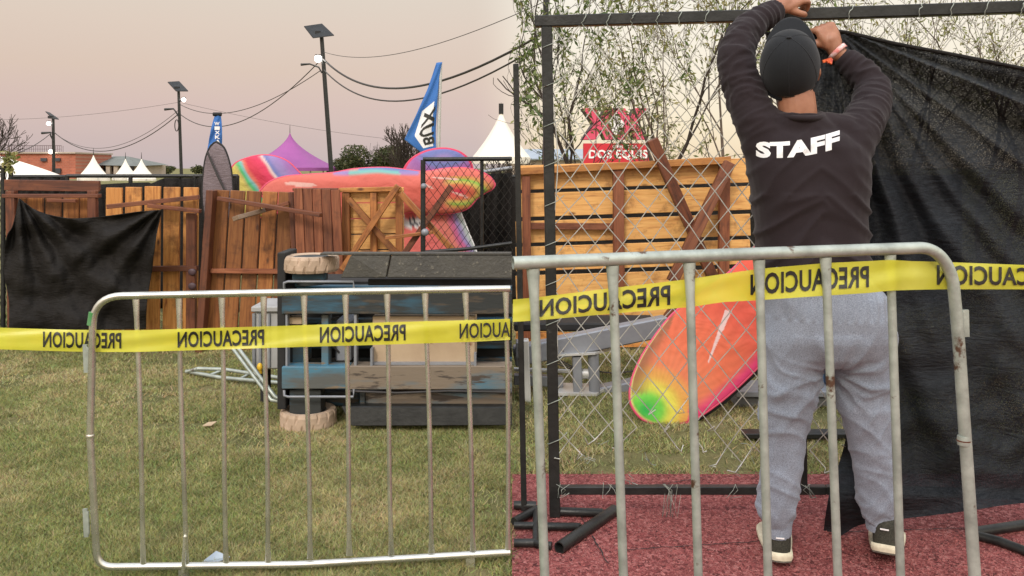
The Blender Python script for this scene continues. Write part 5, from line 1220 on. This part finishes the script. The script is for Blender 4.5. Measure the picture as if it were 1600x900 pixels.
M['cap'] = fabric('black_cap_twill', (.008, .009, .011), (.014, .016, .019), 400, .4, .8, .1)
def segdist(p, a, c):
    ab = c-a; k = max(0, min(1, (p-a).dot(ab)/ab.length_squared)); return (p-(a+ab*k)).length, k
def armfold(p):
    best = None
    for A in (ARM_L, ARM_R):
        acc = 0
        for i in range(len(A)-1):
            dd, k = segdist(p, A[i][0], A[i+1][0]); L_ = (A[i+1][0]-A[i][0]).length
            if best is None or dd < best[0]: best = (dd, acc+k*L_, A is ARM_L)
            acc += L_
    return best
def shirt_disp(p, n_):
    dd, s_, left = armfold(p); a = 0
    w = min(1, max(0, (.13-dd)/.05))
    q = mn.noise(p*9+Vector((3, 0, 0)))
    if w > 0:
        ph = s_*95+2.6*mn.noise(p*11)+(p.x*14+p.z*9)
        r1_ = mn.noise(Vector((s_*26, p.x*5, p.z*5))+Vector((0, 0, 2.2*mn.noise(p*6)))); r2_ = mn.noise(Vector((s_*48+7, p.x*9, p.y*9)))
        a += w*(.008*(max(0, 1-abs(r1_)*2.6))**1.3+.003*max(0, 1-abs(r2_)*3.2))*(.45+.55*min(1, s_/.2))-w*.002
    dn = abs(p.x-P(1262, 0, SH).x)
    # fabric pulled from armpits to the collar and soft horizontal folds down the back
    zz = p.z; f = (1-w)
    r3_ = mn.noise(Vector((p.x*3.5, p.y*3, p.z*13+abs(p.x-P(1262, 0, SH).x)*9))); a += f*.011*max(0, 1-abs(r3_)*3.5)**1.4*(1 if zz < 1.25 else .5)
    a += f*.012*mn.noise(p*5)+.003*mn.noise(p*16)
    return a
b = MB()
torso(b, [(1246, 178, 38, .070, 2.692), (1247, 190, 48, .074, 2.692), (1250, 205, 66, .078, SH), (1254, 216, 84, .10, SH), (1260, 232, 95, .115, SH), (1262, 262, 94, .125, SH), (1263, 300, 89, .127, SH), (1264, 340, 84, .125, SH), (1267, 380, 82, .125, SH), (1270, 405, 82, .13, SH), (1272, 418, 84, .135, 2.705)])
limb(b, [(P(1222, 188, 2.69), .032), (P(1200, 206, 2.695), .060)]); limb(b, [(P(1274, 188, 2.69), .032), (P(1316, 205, 2.695), .060)])
sl_ = [(P(1197, 225, 2.70), .080), (P(1183, 190, 2.71), .074), (P(1164, 145, 2.74), .064), (P(1150, 88, 2.78), .058), (P(1166, 50, 2.835), .052), (P(1192, 28, 2.885), .042), (P(1208, 19, 2.905), .038)]
sr_ = [(P(1328, 226, 2.70), .080), (P(1344, 198, 2.735), .070), (P(1359, 172, 2.79), .062), (P(1363, 138, 2.86), .055), (P(1343, 112, 2.90), .049), (P(1323, 94, 2.92), .039)]
def opentube(b, pts):
    b2 = MB(); limb(b2, pts); b.add(b2.v, b2.f, None, True)
opentube(b, sl_); opentube(b, sr_)
shirt = remeshed(b, .0065, 5, 'shirt', M['shirt'], person, shirt_disp)
# collar rib
b = MB(); pts = [P(1247+37*math.cos(a), 178+(9*-math.sin(a) if math.sin(a) < 0 else 0), 2.692)+Vector((0, .076*math.sin(a), 0)) for a in np.linspace(0, 2*math.pi, 33)[:-1]]
b.tube(pts, .009, 8, closed=True); b.build('collar', M['shirt'], shirt)
# lettering on the back, wrapped onto the shirt
bm = bmesh.new(); bm.from_mesh(shirt.data); bv = BVHTree.FromBMesh(bm)
def onback(px, py):
    org = ORG['person']; c = Vector((0, 0, CZ))-org; dr = (P(px, py, 2.6)-Vector((0, 0, CZ))).normalized(); h = bv.ray_cast(c, dr)
    return (h[0]+org-dr*.0018) if h[0] is not None else P(px, py, 2.57)
put_text('STAFF', lambda x, y: onback(1181+131*x, 246-4*x-11*x*x+5*x*0+ (4*math.sin(x*3.14))-(25+3*x)*y+0), simple('white_print', (.78, .78, .78), (.62, .62, .63), .6, scale=25), shirt, off=.055, cuts=3)
bm.free()
# --- joggers
def jog_disp(p, n_):
    a = 0; zc = p.z; cr = P(1292, 578, 2.73)
    d_ = (p-cr); r_ = math.hypot(d_.x, d_.z)+.02; th = math.atan2(d_.z, abs(d_.x))
    a += .011*(1-abs(math.sin(th*5.2+2.0*mn.noise(p*5)+r_*5)))**1.6*math.exp(-r_*3.2)*min(1, r_/.07)
    r4_ = mn.noise(Vector((p.x*5, p.y*4, p.z*17+d_.x*10))+Vector((0, 0, mn.noise(p*5)*2))); r5_ = mn.noise(Vector((p.x*8+4, p.y*8, p.z*9-d_.x*14)))
    kk = .5+.8*max(0, 1-abs(zc-.16)/.15)+.7*max(0, 1-abs(zc-.55)/.15)
    if zc < .80: a += kk*(.0075*max(0, 1-abs(r4_)*2.6)**1.4+.004*max(0, 1-abs(r5_)*2.8)**1.4)
    a += .010*mn.noise(p*6)+.004*mn.noise(p*15)-.007
    if zc > .85: a += .003*math.sin(p.x*190)
    return a
b = MB()
torso(b, [(1270, 408, 82, .125, SH), (1272, 432, 86, .135, 2.71), (1284, 462, 97, .150, 2.72), (1290, 495, 101, .158, 2.725), (1290, 525, 103, .155, 2.73), (1290, 552, 102, .13, 2.73), (1291, 568, 60, .10, 2.73)])
limb(b, [(P(1241, 520, 2.73), .106), (P(1238, 560, 2.73), .108), (P(1232, 605, 2.73), .097), (P(1226, 655, 2.735), .082), (P(1221, 715, 2.75), .072), (P(1216, 770, 2.765), .068), (P(1214, 795, 2.77), .062), (P(1215, 812, 2.775), .048)])
limb(b, [(P(1339, 520, 2.73), .106), (P(1342, 560, 2.73), .108), (P(1350, 605, 2.73), .095), (P(1355, 655, 2.735), .083), (P(1363, 710, 2.75), .072), (P(1369, 760, 2.765), .066), (P(1370, 785, 2.775), .064), (P(1374, 802, 2.78), .048)])
b.blob(P(1190, 796, 2.77), .022, .03, .026)
jog = remeshed(b, .0068, 5, 'joggers', M['jogger'], person, jog_disp)
b = MB(); b.tube([P(1382+k*1.9, 462+k*9, 2.655+.012*k+(.0 if k else 0)) for k in range(6)], .004, 6); b.tube([P(1384+k*1.9, 462+k*9, 2.66+.012*k) for k in range(6)], .0035, 6); b.build('pocket_piping', M['ink'], jog)
for (cx, y, dd) in ((1215, 815, 2.775), (1375, 806, 2.78)):
    b = MB(); b.tube([P(cx, y+i*3, dd) for i in range(-2, 8)], [.052, .050, .048, .047, .046, .046, .045, .045, .044, .043], 20); b.build('cuff', M['jogger'], jog)
# --- cap
b = MB(); cp = P(1234, 104, 2.70); tc2 = Matrix.Rotation(math.radians(-20), 3, 'Z')@Matrix.Rotation(math.radians(50), 3, 'X'); cv = lambda x, y, z: cp+tc2@Vector((x, y, z))
vs = []; K = 40; nr = 18
for j in range(nr+1):
    t_ = -.42+(math.pi/2+.42)*j/nr
    for k in range(K):
        a = 2*math.pi*k/K; r_ = math.cos(t_); q = .092*r_*(1+.012*math.cos(a*6)*max(0, math.sin(t_)))
        vs.append(cv(q*math.cos(a), (.112*r_)*math.sin(a)+.0, .118*math.sin(t_)+.004))
fs = [(j*K+k, j*K+(k+1) % K, (j+1)*K+(k+1) % K, (j+1)*K+k) for j in range(nr) for k in range(K)]
b.add(vs, fs, None, True); cap = b.build('cap', M['cap'], person, solid=.004)
b = MB(); vs = []; nu, nv = 24, 10
for j in range(nv+1):
    for i in range(nu+1):
        a = math.radians(20+140*i/nu); e = j/nv; rx = .088*(1-.10*e*0); y0 = .108*math.sin(a); x0 = .089*math.cos(a)
        x = x0*(1-.06*e); y = y0+e*(.100*math.sin(a)**.8); z = .018*e+ -.9*x*x*e
        vs.append(cv(x, y, z+.012))
fs = [(j*(nu+1)+i, j*(nu+1)+i+1, (j+1)*(nu+1)+i+1, (j+1)*(nu+1)+i) for j in range(nv) for i in range(nu)]
b.add(vs, fs, None, True); b.build('brim', M['cap'], cap, solid=.005)
b = MB()
for k in range(3):
    a = math.radians(30+60*k); b.tube([cv(.0935*math.cos(t_)*math.cos(a), .1135*math.cos(t_)*math.sin(a), .1195*math.sin(t_)+.004) for t_ in np.linspace(-.3, math.pi+.3, 40)], .0014, 5)
each(b, 'seam', M['cap'], cap)
b = MB(); b.blob(cv(0, 0, .123), .009, .009, .005); b.build('button', M['cap'], cap)
b = MB(); b.tube([cv(.0925*math.cos(a)*.96, -.112*math.sin(a)*.93, -.047) for a in np.linspace(.25, math.pi-.25, 20)], .007, 8); b.build('rear_strap', M['cap'], cap)
b = MB(); b.beam(cv(.012, -.114, -.044), cv(.028, -.111, -.043), .008, .003, up=(0, 1, 0)); b.build('buckle', M['pale_steel'], cap)
# hair at the nape
b = MB(); vs = []
for j in range(7):
    for i in range(25):
        a = math.radians(200+140*i/24); z = -.040-.045*j/6; vs.append(hv(.0795*math.cos(a)*(1-.03*j), .1005*math.sin(a)*(1-.055*j), z))
b.add(vs, [(j*25+i, j*25+i+1, (j+1)*25+i+1, (j+1)*25+i) for j in range(6) for i in range(24)], None, True); b.build('hair', simple('short_dark_hair', (.02, .014, .011), (.045, .028, .02), .8, scale=200, bscale=300, bs=.6), person, solid=.003)
for sx in (-1, 1):
    b = MB(); b.blob(hv(sx*.031, .082, .012), .012, .010, .010); b.build('eye', M['white_cloth'], person)
# --- wristband and ribbon
b = MB(); c = P(1309, 81, 2.927); ax = (ARM_R[5][0]-ARM_R[3][0]).normalized(); u = ax.orthogonal().normalized(); w = ax.cross(u); vs = []
for j in (-1, 1):
    for k in range(28): a = 2*math.pi*k/28; vs.append(c+ax*(.008*j)+(u*math.cos(a)+w*math.sin(a))*.0345)
b.add(vs, [(k, (k+1) % 28, 28+(k+1) % 28, 28+k) for k in range(28)], None, True); wb = b.build('wristband', simple('pink_white_band', (.80, .62, .60), (.70, .22, .20), .5, scale=60), person, solid=.002)
b = MB()
for q in ((-.03, -.035), (-.055, -.03), (-.012, -.05)): b.beam(P(1299, 92, 2.88), P(1299, 92, 2.87)+Vector((q[0]*.6, -.01, q[1]*.35)), .010, .004, up=(0, 1, 0))
b.build('ribbon', simple('orange_ribbon', (.75, .14, .03), (.35, .03, .02), .5, scale=50), wb)
# --- shoes
M['shoe'] = fabric('olive_black_knit', (.022, .022, .018), (.06, .058, .045), 260, .6, .8, .0); M['sole'] = simple('cream_sole', (.68, .63, .48), (.50, .45, .33), .7, scale=30); M['outsole'] = simple('dark_outsole', (.10, .09, .075), (.16, .14, .115), .8, scale=30, bscale=120, bs=.6)
def shoe(hx, hy, ang, lift, label):
    h_ = G(hx, hy); dr = Vector((math.sin(ang), math.cos(ang), 0)); sd = Vector((math.cos(ang), -math.sin(ang), 0)); up = Vector((0, 0, 1)); L_ = .31
    h_.z = 0
    prof = lambda s_: 1.1*(.036+.012*s_ if s_ < .35 else .0402+.012*math.sin((s_-.35)/.65*math.pi*.62)) if s_ < .85 else 1.1*.048*math.sqrt(max(.02, 1-((s_-.85)/.155)**2))
    lf = lambda s_: lift*max(0, 1-s_/.55)**1.3
    def outline(z, k, n=26):
        a = [h_+dr*(L_*i/n)+sd*prof(i/n)*k*(min(1, math.sqrt(i/n*9)+.35))+up*(z+lf(i/n)) for i in range(n+1)]; c = [h_+dr*(L_*i/n)-sd*prof(i/n)*k*(min(1, math.sqrt(i/n*9)+.35))+up*(z+lf(i/n)) for i in range(n, -1, -1)]
        return a+c
    b = MB(); o0 = outline(.0175, .96); o1 = outline(.028, 1.06); n = len(o0); o2 = outline(.044, 1.02)
    b.add(o0+o1+o2, [(i, (i+1) % n, n+(i+1) % n, n+i) for i in range(n)]+[(n+i, n+(i+1) % n, 2*n+(i+1) % n, 2*n+i) for i in range(n)]+[tuple(range(2*n, 3*n))], None, True)
    b2 = MB(); q0 = outline(.013, .93); q1 = outline(.0185, 1.0); b2.add(q0+q1, [(i, (i+1) % n, n+(i+1) % n, n+i) for i in range(n)]+[tuple(range(n-1, -1, -1))], None, False)
    b3 = MB(); f = lambda s_, x, z: h_+dr*(L_*s_)+sd*x+up*(z+lf(s_))
    limb(b3, [(f(.14, 0, .055), .036), (f(.35, 0, .058), .038), (f(.6, 0, .050), .039), (f(.80, 0, .042), .036), (f(.91, 0, .036), .026)])
    limb(b3, [(f(.13, 0, .05), .038), (f(.14, 0, .085), .038), (f(.15, 0, .108), .040)]); limb(b3, [(f(.14, 0, .105), .036), (f(.34, 0, .098), .030), (f(.5, 0, .075), .03)])
    sh = remeshed(b3, .004, 3, 'shoe', M['shoe'], person, lambda p, n_: .0015*mn.noise(p*40))
    b.build('midsole', M['sole'], sh); b2.build('outsole', M['outsole'], sh)
    b = MB(); bx = f(.0, 0, .098)-dr*.0; b.beam(f(.008, -.013, .094)-dr*.004, f(.008, .013, .094)-dr*.004, .004, .003, up=(0, 1, 0)); b.build('heel_mark', M['sign_white'], sh)
    return sh
shoe(1219, 896, math.radians(13), .022, ''); shoe(1382, 898, math.radians(26), .055, '')
